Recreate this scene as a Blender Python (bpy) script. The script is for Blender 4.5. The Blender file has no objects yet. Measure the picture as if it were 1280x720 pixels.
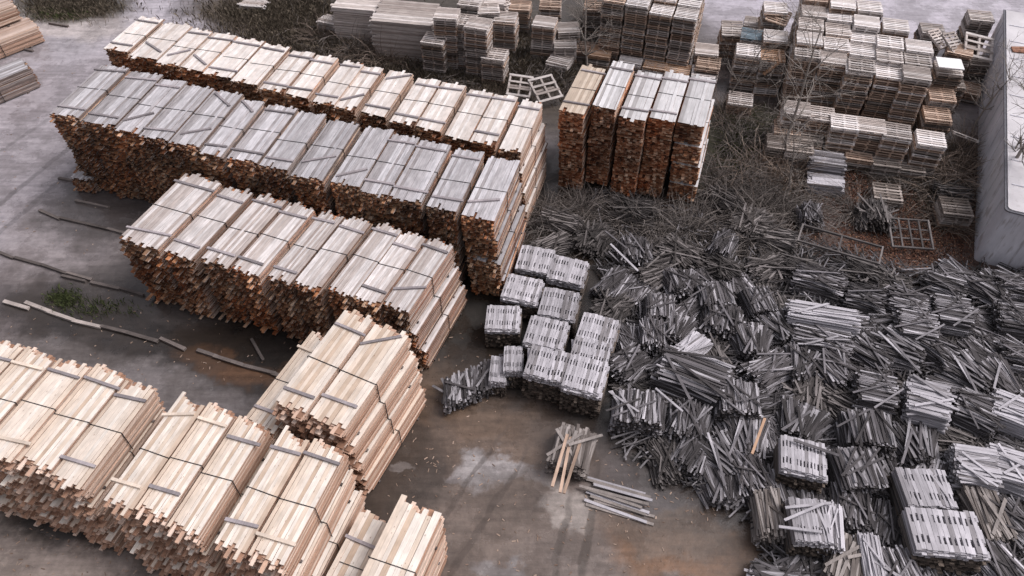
import bpy, math, random
import numpy as np
from mathutils import Matrix, Vector, Euler

# ------------------------------------------------------------------ camera, sky, sun
C = bpy.context.scene.collection
SC = bpy.context.scene
R = math.radians
rnd = random.Random(7)
FPX, PITCH, CAMH = 950.0, R(47.5), 24.0
cam = bpy.data.cameras.new('camera'); cam.sensor_width = 36.0; cam.lens = 36.0 * FPX / 1280.0
cam.clip_end = 2000; cam.clip_start = 0.5
co = bpy.data.objects.new('camera', cam); C.objects.link(co)
co.location = (0, 0, CAMH); co.rotation_euler = (math.pi / 2 - PITCH, 0, 0)
SC.camera = co

SUN_EL, SUN_AZ = 54.0, 82.0          # azimuth from +Y towards +X
w = bpy.data.worlds.new('World'); SC.world = w; w.use_nodes = True
nt = w.node_tree; bg = nt.nodes['Background']
sky = nt.nodes.new('ShaderNodeTexSky'); sky.sky_type = 'NISHITA'; sky.sun_disc = False
sky.sun_elevation = R(SUN_EL); sky.sun_rotation = R(SUN_AZ)
sky.dust_density = 6; sky.ozone_density = 1; sky.air_density = 1.0
hs = nt.nodes.new('ShaderNodeHueSaturation'); hs.inputs['Saturation'].default_value = 0.22
nt.links.new(sky.outputs[0], hs.inputs['Color']); tint = nt.nodes.new('ShaderNodeMix'); tint.data_type = 'RGBA'; tint.blend_type = 'MULTIPLY'; tint.inputs[0].default_value = 1
tint.inputs[7].default_value = (1.02, .98, 1.015, 1); nt.links.new(hs.outputs[0], tint.inputs[6]); nt.links.new(tint.outputs[2], bg.inputs[0])
bg.inputs[1].default_value = 0.13
sun = bpy.data.lights.new('sun', 'SUN'); sun.energy = 1.2; sun.angle = R(25); sun.color = (1.0, .965, .955)
so = bpy.data.objects.new('sun', sun); C.objects.link(so)
so.rotation_euler = (R(90 - SUN_EL), 0, R(180 - SUN_AZ))
SC.view_settings.view_transform = 'Standard'; SC.view_settings.look = 'None'
SC.view_settings.gamma = 1.0; SC.view_settings.exposure = 0.2
SC.view_settings.use_curve_mapping = False

def at(px, py, z=0.0):
    """pixel of the 1280x720 photograph -> the point of the place at height z"""
    a = (px - 640) / FPX; b = (py - 360) / FPX
    d = Vector((a, math.cos(PITCH) - b * math.sin(PITCH), -math.sin(PITCH) - b * math.cos(PITCH)))
    t = (CAMH - z) / -d.z
    return Vector((d.x * t, d.y * t, z))

# ------------------------------------------------------------------ helpers
def tag(o, label=None, cat=None, group=None, kind=None):
    if label: o['label'] = label
    if cat: o['category'] = cat
    if group: o['group'] = group
    if kind: o['kind'] = kind
    return o

def empty(name, loc, yaw=0):
    o = bpy.data.objects.new(name, None); C.objects.link(o)
    o.location = loc; o.rotation_euler = (0, 0, yaw); o.empty_display_size = .2
    return o

_CV = np.array([(x, y, z) for x in (-1, 1) for y in (-1, 1) for z in (-1, 1)], float)
_CF = np.array([(0, 4, 5, 1), (2, 3, 7, 6), (0, 2, 6, 4), (1, 5, 7, 3), (0, 1, 3, 2), (4, 6, 7, 5)])
#            -Y(end)        +Y(end)       -Z            +Z             -X            +X
class MB:
    def __init__(s): s.v = []; s.f = []; s.m = []; s.n = 0
    def box(s, c, h, rot=None, mats=(0, 0, 0, 0, 0, 0), jit=0.0):
        v = _CV * np.array(h)
        if jit: v = v + np.random.uniform(-jit, jit, (8, 3))
        if rot is not None: v = v @ np.array(rot).T
        s.v.append(v + np.array(c)); s.f.append(_CF + s.n); s.m.extend(mats); s.n += 8
    def geom(s, verts, faces, mat=0):
        s.v.append(np.array(verts, float)); s.m.extend([mat] * len(faces))
        s.f.append([[i + s.n for i in f] for f in faces]); s.n += len(verts)
    def tube(s, pts, rad, sides=3, mat=0):
        ring = []
        for i, p in enumerate(pts):
            a = Vector(pts[min(i + 1, len(pts) - 1)]) - Vector(pts[max(i - 1, 0)])
            if a.length < 1e-6: a = Vector((0, 0, 1))
            a.normalize(); u = a.orthogonal().normalized(); vv = a.cross(u)
            r = rad[i] if hasattr(rad, '__len__') else rad
            for k in range(sides):
                t = 2 * math.pi * k / sides
                ring.append(Vector(p) + (u * math.cos(t) + vv * math.sin(t)) * r)
        fs = []
        for i in range(len(pts) - 1):
            for k in range(sides):
                k2 = (k + 1) % sides
                fs.append((i * sides + k, i * sides + k2, (i + 1) * sides + k2, (i + 1) * sides + k))
        fs.append(tuple(range(sides))[::-1]); fs.append(tuple((len(pts) - 1) * sides + k for k in range(sides)))
        s.geom([tuple(q) for q in ring], fs, mat)
    def mesh(s, name, mats):
        me = bpy.data.meshes.new(name)
        V = np.concatenate(s.v).astype(np.float32)
        faces = []; sizes = []
        for b in s.f:
            if isinstance(b, np.ndarray): faces.append(b.ravel()); sizes.append(np.full(len(b), 4))
            else:
                faces.append(np.array([i for f in b for i in f])); sizes.append(np.array([len(f) for f in b]))
        idx = np.concatenate(faces).astype(np.int32); sz = np.concatenate(sizes).astype(np.int32)
        me.vertices.add(len(V)); me.vertices.foreach_set('co', V.ravel())
        me.loops.add(len(idx)); me.loops.foreach_set('vertex_index', idx)
        st = np.concatenate([[0], np.cumsum(sz)[:-1]]).astype(np.int32)
        me.polygons.add(len(sz)); me.polygons.foreach_set('loop_start', st); me.polygons.foreach_set('loop_total', sz)
        me.polygons.foreach_set('material_index', np.array(s.m, np.int32))
        for m in mats: me.materials.append(m)
        me.update(calc_edges=True); me.validate(); me.shade_flat()
        return me

def link(name, me, parent=None, loc=None, rot=None, scale=None):
    o = bpy.data.objects.new(name, me); C.objects.link(o)
    if parent: o.parent = parent
    if loc is not None: o.location = loc
    if rot is not None: o.rotation_euler = rot
    if scale is not None: o.scale = scale
    return o

def rotz(a): return np.array([[math.cos(a), -math.sin(a), 0], [math.sin(a), math.cos(a), 0], [0, 0, 1]])
def rot3(yaw, pitch=0, roll=0): return np.array(Euler((pitch, roll, yaw), 'XYZ').to_matrix())

# ------------------------------------------------------------------ materials
class N:
    def __init__(s, name):
        s.m = bpy.data.materials.new(name); s.m.use_nodes = True; s.t = s.m.node_tree
        s.b = s.t.nodes['Principled BSDF']; s.b.inputs['Specular IOR Level'].default_value = .3
    def n(s, typ, **kw):
        x = s.t.nodes.new(typ)
        for k, v in kw.items():
            if k[0] == '_': setattr(x, k[1:], v)
            else: x.inputs[k.replace('__', ' ')].default_value = v
        return x
    def l(s, a, b): s.t.links.new(a, b)
    def ramp(s, fac, stops, interp='LINEAR'):
        r = s.n('ShaderNodeValToRGB'); r.color_ramp.interpolation = interp
        while len(r.color_ramp.elements) < len(stops): r.color_ramp.elements.new(.5)
        for e, (p, c) in zip(r.color_ramp.elements, stops): e.position = p; e.color = (*c, 1)
        s.l(fac, r.inputs[0]); return r.outputs[0]
    def mix(s, fac, a, b, mode='MIX'):
        x = s.n('ShaderNodeMix', _data_type='RGBA', _blend_type=mode)
        for sock, v in ((x.inputs[0], fac), (x.inputs[6], a), (x.inputs[7], b)):
            if hasattr(v, 'node'): s.l(v, sock)
            else: sock.default_value = v if not isinstance(v, tuple) else (*v, 1)
        return x.outputs[2]
    def maprange(s, v, a, b, c=0., d=1., smooth=False):
        x = s.n('ShaderNodeMapRange'); s.l(v, x.inputs[0])
        if smooth: x.interpolation_type = 'SMOOTHSTEP'
        for i, q in zip((1, 2, 3, 4), (a, b, c, d)): x.inputs[i].default_value = q
        return x.outputs[0]

def wood(name, stops, grain=0.25, gscale=(28, 1.3, 28), objvar=0.15, rough=.85, blotch=.25, stain=None, patch=None, knots=False):
    k = N(name)
    geo = k.n('ShaderNodeNewGeometry'); tc = k.n('ShaderNodeTexCoord'); oi = k.n('ShaderNodeObjectInfo')
    col = k.ramp(geo.outputs['Random Per Island'], stops)
    # grain along the boards, offset per board so that no two boards match
    add = k.n('ShaderNodeVectorMath', _operation='MULTIPLY_ADD')
    comb = k.n('ShaderNodeCombineXYZ')
    mul = k.n('ShaderNodeMath', _operation='MULTIPLY'); k.l(geo.outputs['Random Per Island'], mul.inputs[0]); mul.inputs[1].default_value = 53.
    k.l(mul.outputs[0], comb.inputs[0]); k.l(mul.outputs[0], comb.inputs[1])
    mul2 = k.n('ShaderNodeMath', _operation='MULTIPLY'); k.l(oi.outputs['Random'], mul2.inputs[0]); mul2.inputs[1].default_value = 97.
    k.l(mul2.outputs[0], comb.inputs[2])
    k.l(tc.outputs['Object'], add.inputs[0]); add.inputs[1].default_value = gscale; k.l(comb.outputs[0], add.inputs[2])
    no = k.n('ShaderNodeTexNoise', Scale=1.0, Detail=4.0, Roughness=.65); k.l(add.outputs[0], no.inputs['Vector'])
    g = k.maprange(no.outputs[0], .3, .72, 1 - grain, 1 + grain * .6)
    n2 = k.n('ShaderNodeTexNoise', Scale=1.7, Detail=3.0)
    ad2 = k.n('ShaderNodeVectorMath', _operation='ADD'); k.l(tc.outputs['Object'], ad2.inputs[0]); k.l(comb.outputs[0], ad2.inputs[1]); k.l(ad2.outputs[0], n2.inputs['Vector'])
    bl = k.maprange(n2.outputs[0], .32, .68, 1 - blotch, 1 + blotch * .4)
    ov = k.maprange(oi.outputs['Random'], 0, 1, 1 - objvar, 1 + objvar)
    m1 = k.n('ShaderNodeMath', _operation='MULTIPLY'); k.l(g, m1.inputs[0]); k.l(bl, m1.inputs[1])
    m2 = k.n('ShaderNodeMath', _operation='MULTIPLY'); k.l(m1.outputs[0], m2.inputs[0]); k.l(ov, m2.inputs[1])
    cc = k.n('ShaderNodeCombineColor')
    for i in range(3): k.l(m2.outputs[0], cc.inputs[i])
    out = k.mix(1.0, col, cc.outputs[0], 'MULTIPLY')
    if stain:
        n3 = k.n('ShaderNodeTexNoise', Scale=.9, Detail=2.0); k.l(ad2.outputs[0], n3.inputs['Vector'])
        out = k.mix(k.maprange(n3.outputs[0], .5, .68), out, stain)
    if knots:
        kv = k.n('ShaderNodeVectorMath', _operation='MULTIPLY_ADD'); k.l(tc.outputs['Object'], kv.inputs[0]); kv.inputs[1].default_value = (7, 2.6, 7); k.l(comb.outputs[0], kv.inputs[2])
        vo = k.n('ShaderNodeTexVoronoi', Scale=1.0); k.l(kv.outputs[0], vo.inputs['Vector'])
        out = k.mix(k.maprange(vo.outputs['Distance'], .13, .05, 0, .7), out, (.20, .10, .05))
    if patch:      # big patches of rust colour and of black damp that run across neighbouring packs
        n4 = k.n('ShaderNodeTexNoise', Scale=.42, Detail=4.0, Roughness=.6); k.l(geo.outputs['Position'], n4.inputs['Vector'])
        out = k.mix(k.maprange(n4.outputs[0], .46, .60, 0, .75), out, k.mix(1.0, out, patch[0], 'MULTIPLY'))
        n5 = k.n('ShaderNodeTexNoise', Scale=.38, Detail=6.0, Roughness=.6); k.l(geo.outputs['Position'], n5.inputs['Vector'])
        out = k.mix(k.maprange(n5.outputs[0], .46, .62, 0, .72), out, k.mix(1.0, out, patch[1], 'MULTIPLY'))
    k.l(out, k.b.inputs['Base Color']); k.b.inputs['Roughness'].default_value = rough
    bp = k.n('ShaderNodeBump', Strength=.15, Distance=.004); k.l(no.outputs[0], bp.inputs['Height']); k.l(bp.outputs[0], k.b.inputs['Normal'])
    return k.m

BR = [(0, (.07, .036, .022)), (.2, (.20, .09, .045)), (.5, (.36, .17, .088)), (.78, (.48, .285, .165)), (1, (.56, .41, .30))]
PT = ((1.2, .82, .58), (.13, .125, .13))
BRD = [(0, (.02, .012, .010)), (.4, (.07, .034, .022)), (.7, (.17, .075, .036)), (1, (.34, .19, .11))]
M = dict(
    fresh_top=wood('fresh_board_face', [(0, (.54, .41, .31)), (.15, (.67, .56, .46)), (.7, (.73, .64, .555)), (1, (.79, .73, .66))], .16, objvar=.05, blotch=.18, knots=True),
    fresh_side=wood('fresh_board_edge', [(0, (.34, .21, .15)), (.5, (.53, .385, .30)), (1, (.70, .57, .48))], .2, objvar=.06, blotch=.12),
    fresh_end=wood('fresh_end_grain', [(0, (.20, .105, .065)), (.3, (.40, .235, .16)), (.7, (.58, .39, .29)), (1, (.76, .60, .50))], .12, gscale=(9, 9, 9), objvar=.06, blotch=.2),
    cream_top=wood('cream_board_face', [(0, (.55, .475, .425)), (.3, (.69, .635, .595)), (1, (.78, .74, .71))], .14, objvar=.07, blotch=.2, knots=True),
    cream_side=wood('cream_board_edge', [(0, (.42, .28, .21)), (.5, (.58, .45, .37)), (1, (.72, .60, .53))], .15, objvar=.08, blotch=.15),
    cream_end=wood('stained_end_grain', BR, .3, gscale=(9, 9, 9), blotch=.5, patch=PT),
    grey_top=wood('silvered_board_face', [(0, (.28, .255, .255)), (.25, (.40, .38, .39)), (.7, (.49, .475, .495)), (1, (.61, .595, .615))], .28, objvar=.16, blotch=.22),
    grey_side=wood('silvered_board_edge', [(0, (.20, .15, .13)), (.4, (.34, .29, .27)), (1, (.50, .44, .42))], .25, objvar=.15, blotch=.3),
    grey_end=wood('rusty_end_grain', BR, .35, gscale=(9, 9, 9), objvar=.2, blotch=.5, patch=PT),
    mixed_top=wood('bleached_board_face', [(0, (.36, .29, .255)), (.2, (.53, .475, .45)), (.7, (.63, .59, .575)), (1, (.73, .69, .68))], .26, objvar=.1, blotch=.2),
    mixed_side=wood('bleached_board_edge', [(0, (.25, .16, .12)), (.5, (.44, .34, .29)), (1, (.62, .53, .48))], .25, objvar=.12, blotch=.25),
    mixed_end=wood('orange_end_grain', BR, .35, gscale=(9, 9, 9), objvar=.2, blotch=.5, patch=((1.3, .8, .5), (.35, .32, .32))),
    ctr_top=wood('white_board_face', [(0, (.36, .345, .345)), (.3, (.54, .53, .535)), (1, (.68, .67, .68))], .16, objvar=.08, blotch=.15),
    tan_top=wood('tan_board_face', [(0, (.40, .32, .25)), (1, (.62, .53, .44))], .16, objvar=.05, blotch=.15),
    ctr_end=wood('red_brown_end_grain', [(0, (.07, .032, .02)), (.3, (.24, .098, .048)), (.65, (.42, .205, .11)), (1, (.62, .46, .34))], .25, gscale=(9, 9, 9), objvar=.2, blotch=.4, patch=((1.2, .75, .5), (.30, .26, .26))),
    corner_top=wood('pinkish_board_face', [(0, (.36, .26, .21)), (1, (.56, .45, .39))], .16, objvar=.05, blotch=.15),
    lath=wood('silvered_lath', [(0, (.05, .045, .046)), (.38, (.085, .077, .08)), (.68, (.19, .178, .19)), (.88, (.36, .345, .365)), (1, (.54, .52, .55))], .3, gscale=(30, 2, 30), objvar=.22, blotch=.35),
    lath_light=wood('pale_silvered_lath', [(0, (.20, .185, .19)), (.4, (.38, .365, .39)), (1, (.56, .54, .575))], .22, gscale=(30, 2, 30), objvar=.12, blotch=.2),
    lath_dark=wood('dark_old_lath', [(0, (.03, .026, .024)), (.5, (.09, .08, .078)), (1, (.21, .19, .185))], .3, gscale=(30, 2, 30), objvar=.3, blotch=.3),
    lath_tan=wood('brown_tinged_lath', [(0, (.12, .10, .09)), (.5, (.25, .22, .205)), (1, (.42, .38, .36))], .3, gscale=(30, 2, 30), objvar=.2, blotch=.3),
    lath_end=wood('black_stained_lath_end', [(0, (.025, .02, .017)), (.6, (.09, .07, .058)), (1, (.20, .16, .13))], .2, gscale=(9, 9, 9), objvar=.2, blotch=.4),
    pal_pale=wood('pale_pallet_wood', [(0, (.54, .48, .45)), (.5, (.72, .67, .65)), (1, (.84, .80, .79))], .2, gscale=(1.5, 20, 20), objvar=.12, blotch=.15),
    pal_grey=wood('grey_pallet_wood', [(0, (.32, .27, .245)), (.5, (.49, .435, .405)), (1, (.65, .60, .575))], .25, gscale=(1.5, 20, 20), objvar=.25, blotch=.2),
    pal_brown=wood('brown_pallet_wood', [(0, (.21, .14, .105)), (.5, (.41, .29, .22)), (1, (.60, .46, .37))], .25, gscale=(1.5, 20, 20), objvar=.25, blotch=.25),
    pal_dark=wood('damp_pallet_wood', [(0, (.11, .09, .078)), (.5, (.24, .20, .175)), (1, (.40, .35, .32))], .25, gscale=(1.5, 20, 20), objvar=.25, blotch=.25),
    pal_orange=wood('orange_pallet_wood', [(0, (.30, .17, .10)), (.5, (.46, .29, .19)), (1, (.60, .43, .32))], .2, gscale=(1.5, 20, 20), objvar=.1, blotch=.15),
    pal_blue=wood('blue_painted_board', [(0, (.12, .16, .19)), (1, (.20, .26, .30))], .3, gscale=(2, 12, 12), blotch=.6, stain=(.33, .29, .27)),
    batten=wood('grey_batten_wood', [(0, (.16, .14, .14)), (.5, (.28, .25, .26)), (1, (.42, .39, .40))], .25, objvar=.3),
    batten_fresh=wood('pale_batten_wood', [(0, (.62, .50, .40)), (1, (.80, .70, .60))], .15, objvar=.1),
    beam=wood('wet_ground_beam', [(0, (.06, .05, .045)), (1, (.20, .17, .16))], .3, objvar=.5),
    beam_pale=wood('dry_ground_beam', [(0, (.42, .36, .33)), (1, (.52, .46, .43))], .2, objvar=.15),
)
def plain(name, col, rough=.8, spec=.3, metal=0, bump=0, scale=8, var=.25):
    k = N(name); tc = k.n('ShaderNodeTexCoord')
    no = k.n('ShaderNodeTexNoise', Scale=scale, Detail=4.0); k.l(tc.outputs['Object'], no.inputs['Vector'])
    c = k.mix(k.maprange(no.outputs[0], .3, .7), tuple(x * (1 - var) for x in col), tuple(min(1, x * (1 + var)) for x in col))
    k.l(c, k.b.inputs['Base Color']); k.b.inputs['Roughness'].default_value = rough
    k.b.inputs['Specular IOR Level'].default_value = spec; k.b.inputs['Metallic'].default_value = metal
    return k.m
M['strap'] = plain('black_strapping', (.02, .018, .02), .5)
M['twig'] = wood('twig_bark', [(0, (.06, .05, .045)), (.5, (.16, .138, .125)), (1, (.30, .265, .245))], .2, objvar=.25)
M['twig_brown'] = wood('brown_twig_bark', [(0, (.08, .058, .045)), (.5, (.20, .155, .125)), (1, (.36, .29, .24))], .2, objvar=.2)
M['bark'] = wood('grey_bark', [(0, (.20, .175, .155)), (1, (.36, .32, .29))], .3, objvar=.2)
M['leaf_red'] = wood('fallen_leaf', [(0, (.03, .016, .012)), (.5, (.10, .042, .026)), (.85, (.20, .085, .05)), (1, (.32, .20, .13))], .1)
M['grass_dry'] = wood('dry_grass_blade', [(0, (.07, .055, .04)), (.6, (.17, .14, .105)), (1, (.30, .25, .19))], .1)
M['grass_green'] = wood('green_grass_blade', [(0, (.05, .065, .025)), (1, (.15, .18, .07))], .1)
M['shed'] = None

# ------------------------------------------------------------------ ground
def ground():
    k = N('wet_yard_surface'); tc = k.n('ShaderNodeTexCoord')
    P = tc.outputs['Object']
    wn = k.n('ShaderNodeTexNoise', Scale=.55, Detail=5.0, Roughness=.6); k.l(P, wn.inputs['Vector'])
    sub = k.n('ShaderNodeVectorMath', _operation='SUBTRACT'); k.l(wn.outputs['Color'], sub.inputs[0]); sub.inputs[1].default_value = (.5, .5, .5)
    warp = k.n('ShaderNodeVectorMath', _operation='MULTIPLY_ADD'); k.l(sub.outputs[0], warp.inputs[0]); warp.inputs[1].default_value = (3.2, 3.2, 0); k.l(P, warp.inputs[2])
    W = warp.outputs[0]
    w2 = k.n('ShaderNodeVectorMath', _operation='MULTIPLY_ADD'); k.l(sub.outputs[0], w2.inputs[0]); w2.inputs[1].default_value = (.7, .7, 0); k.l(P, w2.inputs[2]); W2 = w2.outputs[0]
    big = k.n('ShaderNodeTexNoise', Scale=.12, Detail=4.0); k.l(P, big.inputs['Vector'])
    fine = k.n('ShaderNodeTexNoise', Scale=3.5, Detail=8.0, Roughness=.7); k.l(P, fine.inputs['Vector'])
    col = k.mix(k.maprange(big.outputs[0], .35, .65), (.115, .098, .096), (.185, .165, .170))
    rough = .45
    # (pixel x, y, radius x, radius y, colour, opacity, roughness) : stains, puddles and mud of the yard, with pale sky reflections painted in
    B = [
        (150, 10, 16, 14, (.60, .56, .61), .9, .45), (60, 200, 7, 12, (.50, .455, .485), .9, .45), (30, 30, 6, 5, (.42, .39, .41), .6, .5),
        (75, 25, 5, 2.2, (.64, .575, .56), .9, .7), (1050, -20, 26, 9, (.64, .60, .67), .95, .5),
        (20, 400, 9, 3.2, (.24, .20, .195), .75, .35), (110, 300, 4, 3, (.36, .315, .31), .6, .35),
        (200, 410, 8, 2.6, (.040, .034, .031), .95, .3), (360, 440, 5, 2.6, (.030, .025, .022), .95, .3), (140, 250, 3.2, 3.4, (.075, .066, .064), .8, .35),
        (200, 360, 4, 2, (.13, .113, .107), .7, .3), (290, 462, 2.2, .8, (.17, .09, .05), .8, .25), (90, 470, 5.5, 1.5, (.22, .195, .19), .8, .3),
        (200, 500, 5, 1.2, (.26, .235, .235), .7, .3),
        (120, 690, 7, 1.7, (.06, .054, .050), .95, .4), (10, 715, 5.2, 1.5, (.46, .38, .335), .95, .6),
        (560, 440, 2.0, 3.2, (.06, .048, .04), .9, .3), (560, 570, 5, 4, (.19, .135, .10), .9, .25), (620, 690, 7, 3, (.22, .175, .15), .85, .35),
        (480, 600, 2.0, 3, (.07, .055, .046), .9, .25),
        (592, 590, 1.0, .75, (.46, .43, .43), .95, .5), (634, 582, .95, .55, (.42, .39, .39), .9, .5), (560, 600, .5, .3, (.30, .27, .27), .8, .4), (706, 640, .7, .8, (.42, .37, .34), .9, .6), (690, 605, .45, .3, (.36, .32, .30), .8, .5), (655, 600, .8, .25, (.28, .25, .24), .7, .45), (500, 590, .5, .2, (.30, .27, .26), .8, .4), (620, 715, .8, .4, (.30, .28, .28), .8, .5),  # pale patches: sky reflected in the puddles, put into the colour
        (900, 700, 4, 1.2, (.24, .12, .055), .85, .3), (820, 660, 2.5, .8, (.21, .155, .12), .7, .4), (560, 520, 3, .8, (.17, .115, .08), .7, .25),
        (870, 400, 15, 6.5, (.028, .023, .019), 1, .6), (1120, 520, 12, 8, (.028, .023, .019), 1, .6), (760, 270, 7, 5, (.04, .032, .027), 1, .6),
        (1080, 230, 11, 6.5, (.085, .042, .028), .95, .8), (930, 190, 4, 4.5, (.05, .052, .026), .9, .8), (700, 90, 7, 6, (.085, .068, .055), 1, .8),
        (560, 80, 9, 4.5, (.09, .07, .056), 1, .8), (360, 18, 7, 3.4, (.125, .10, .080), 1, .8), (430, 45, 8, 5, (.11, .085, .070), 1, .8), (620, 10, 13, 7, (.09, .078, .066), 1, .8),
        (90, 5, 4, 2.4, (.11, .095, .07), 1, .8), (1245, 430, 1.8, 1.8, (.06, .055, .035), .9, .5),
        (735, 660, 2.6, .14, (.07, .055, .045), .6, .5, 80), (700, 690, 2.2, .12, (.08, .065, .055), .5, .5, 78), (600, 660, 3.5, .12, (.09, .07, .06), .5, .4, 60), (560, 640, 3.5, .12, (.09, .07, .06), .5, .4, 60), (60, 240, 9, .16, (.22, .20, .21), .6, .5, 70), (30, 230, 9, .16, (.22, .20, .21), .6, .5, 70), (110, 120, 9, .14, (.26, .24, .25), .5, .5, 62),
    ]
    rsock = None
    for i, (px, py, rx, ry, c, op, ro, *an) in enumerate(B):
        q = at(px, py)
        mp = k.n('ShaderNodeMapping'); mp.vector_type = 'TEXTURE'
        mp.inputs['Location'].default_value = (q.x, q.y, 0); mp.inputs['Scale'].default_value = (rx, ry, 1)
        mp.inputs['Rotation'].default_value = (0, 0, R(an[0] if an else -15)); k.l(W2 if an else W, mp.inputs[0])
        ln = k.n('ShaderNodeVectorMath', _operation='LENGTH'); k.l(mp.outputs[0], ln.inputs[0])
        f = k.maprange(ln.outputs['Value'], 1.25, .7, 0, op, True)
        col = k.mix(f, col, tuple(v * .70 for v in c))
        rm = k.n('ShaderNodeMix'); k.l(f, rm.inputs[0])
        if rsock is None: rm.inputs[2].default_value = rough
        else: k.l(rsock, rm.inputs[2])
        rm.inputs[3].default_value = ro; rsock = rm.outputs[0]
    # tyre tracks, cracks and grit
    st = k.n('ShaderNodeMapping'); st.inputs['Rotation'].default_value = (0, 0, R(62)); st.inputs['Scale'].default_value = (.25, 2.2, 1); k.l(P, st.inputs[0])
    tn = k.n('ShaderNodeTexNoise', Scale=1.6, Detail=6.0, Roughness=.65); k.l(st.outputs[0], tn.inputs['Vector'])
    g = k.maprange(fine.outputs[0], .3, .7, .74, 1.24); g2 = k.maprange(tn.outputs[0], .3, .7, .72, 1.25)
    mm = k.n('ShaderNodeMath', _operation='MULTIPLY'); k.l(g, mm.inputs[0]); k.l(g2, mm.inputs[1])
    cc = k.n('ShaderNodeCombineColor')
    for i in range(3): k.l(mm.outputs[0], cc.inputs[i])
    col = k.mix(1.0, col, cc.outputs[0], 'MULTIPLY')
    pn = k.n('ShaderNodeTexNoise', Scale=.45, Detail=7.0, Roughness=.62); k.l(P, pn.inputs['Vector'])
    col = k.mix(k.maprange(pn.outputs[0], .44, .56, .35, 0), col, (.055, .042, .034))
    vo = k.n('ShaderNodeTexNoise', Scale=22.0, Detail=3.0); k.l(P, vo.inputs['Vector'])
    col = k.mix(k.maprange(vo.outputs[0], .66, .74, 0, .6), col, (.05, .045, .042))
    k.l(col, k.b.inputs['Base Color'])

    pm = k.n('ShaderNodeMath', _operation='MULTIPLY'); k.l(rsock, pm.inputs[0]); k.l(k.maprange(pn.outputs[0], .45, .55, .14, 1.1), pm.inputs[1])
    k.l(pm.outputs[0], k.b.inputs['Roughness']); k.b.inputs['Specular IOR Level'].default_value = .5
    bp = k.n('ShaderNodeBump', Strength=.5, Distance=.03); k.l(fine.outputs[0], bp.inputs['Height']); k.l(bp.outputs[0], k.b.inputs['Normal'])
    mb = MB(); s = 500
    mb.geom([(-s, -s, 0), (s, -s, 0), (s, s, 0), (-s, s, 0)], [(0, 1, 2, 3)])
    tag(link('ground', mb.mesh('ground', [k.m])), kind='structure')
ground()

# ------------------------------------------------------------------ timber packs
PW, PL = 1.4, 4.0
ORD = ['zeroth', 'first', 'second', 'third', 'fourth', 'fifth', 'sixth', 'seventh', 'eighth', 'ninth', 'tenth', 'eleventh', 'twelfth',
       'thirteenth', 'fourteenth', 'fifteenth', 'sixteenth', 'seventeenth', 'eighteenth', 'nineteenth', 'twentieth']
def pack_mesh(name, h, bw, bh, st_f, st_b, mats, seed, out=.06, topgap=.0):
    """boards lying along local Y, front ends near y=0, back ends near y=PL; mats = side, end, top"""
    rs = random.Random(seed); np.random.seed(seed); mb = MB(); bw *= rs.uniform(.85, 1.2)
    z = 0.0; nl = max(3, int(round(h / bh))); bh = h / nl
    for L in range(nl):
        x = 0.0; top = (L == nl - 1); lsh = rs.gauss(0, .012)
        lf = rs.gauss(0, st_f * .5)
        while x < PW - .02:
            ww = bw * rs.uniform(.8, 1.25)
            if PW - x - ww < bw * .6: ww = PW - x
            y0 = lf + rs.gauss(0, st_f); y1 = PL + rs.gauss(0, st_b)
            if rs.random() < out: y0 -= rs.uniform(.05, .3)
            if rs.random() < .05: y0 += rs.uniform(.1, .35)
            if top and rs.random() < .10: y1 += rs.uniform(.08, .22)
            if (not top) and rs.random() < .03: x += ww; continue
            edge = rs.uniform(-.015, .02) if (x == 0 or x + ww >= PW) else 0
            gap = rs.uniform(.003, .009) if not top else rs.uniform(.0015, .004)
            hz = bh * rs.uniform(.80, .97) if not top else bh * (rs.uniform(.95, 1.0) if rs.random() < .93 else 1.35)
            mb.box((x + ww / 2 + lsh + edge, (y0 + y1) / 2, L * bh + hz / 2), (ww / 2 - gap, (y1 - y0) / 2, hz / 2),
                   rotz(rs.gauss(0, .0025)), (1, 1, 0, 2 if top else 1, 0, 0))
            x += ww
    return mb.mesh(name, mats)

def strap_mesh(h, y=PL / 2, wob=0):
    mb = MB(); t = .010; wd = .014
    mb.box((PW / 2, y, h + t), (PW / 2 + .04, wd, t / 1.5), rotz(wob))
    mb.box((-.045, y, h / 2), (t, wd, h / 2 + .012)); mb.box((PW + .045, y, h / 2), (t, wd, h / 2 + .012))
    return mb.mesh('strap', [M['strap']])

KINDS = {
    'fresh': dict(bw=.165, bh=.055, st_f=.085, st_b=.11, out=.16, m=('fresh_side', 'fresh_end', 'fresh_top')),
    'cream': dict(bw=.165, bh=.05, st_f=.05, st_b=.075, out=.05, m=('cream_side', 'cream_end', 'cream_top')),
    'grey': dict(bw=.135, bh=.052, st_f=.06, st_b=.06, out=.06, m=('grey_side', 'grey_end', 'grey_top')),
    'mixed': dict(bw=.145, bh=.052, st_f=.07, st_b=.09, out=.08, m=('mixed_side', 'mixed_end', 'mixed_top')),
    'ctr': dict(bw=.17, bh=.06, st_f=.025, st_b=.035, out=.03, m=('cream_side', 'ctr_end', 'ctr_top')),
    'corner': dict(bw=.165, bh=.055, st_f=.05, st_b=.05, out=.05, m=('fresh_side', 'fresh_end', 'corner_top')),
    'tan': dict(bw=.17, bh=.06, st_f=.02, st_b=.03, out=.03, m=('cream_side', 'ctr_end', 'tan_top')),
}
_pm = {}
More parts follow.
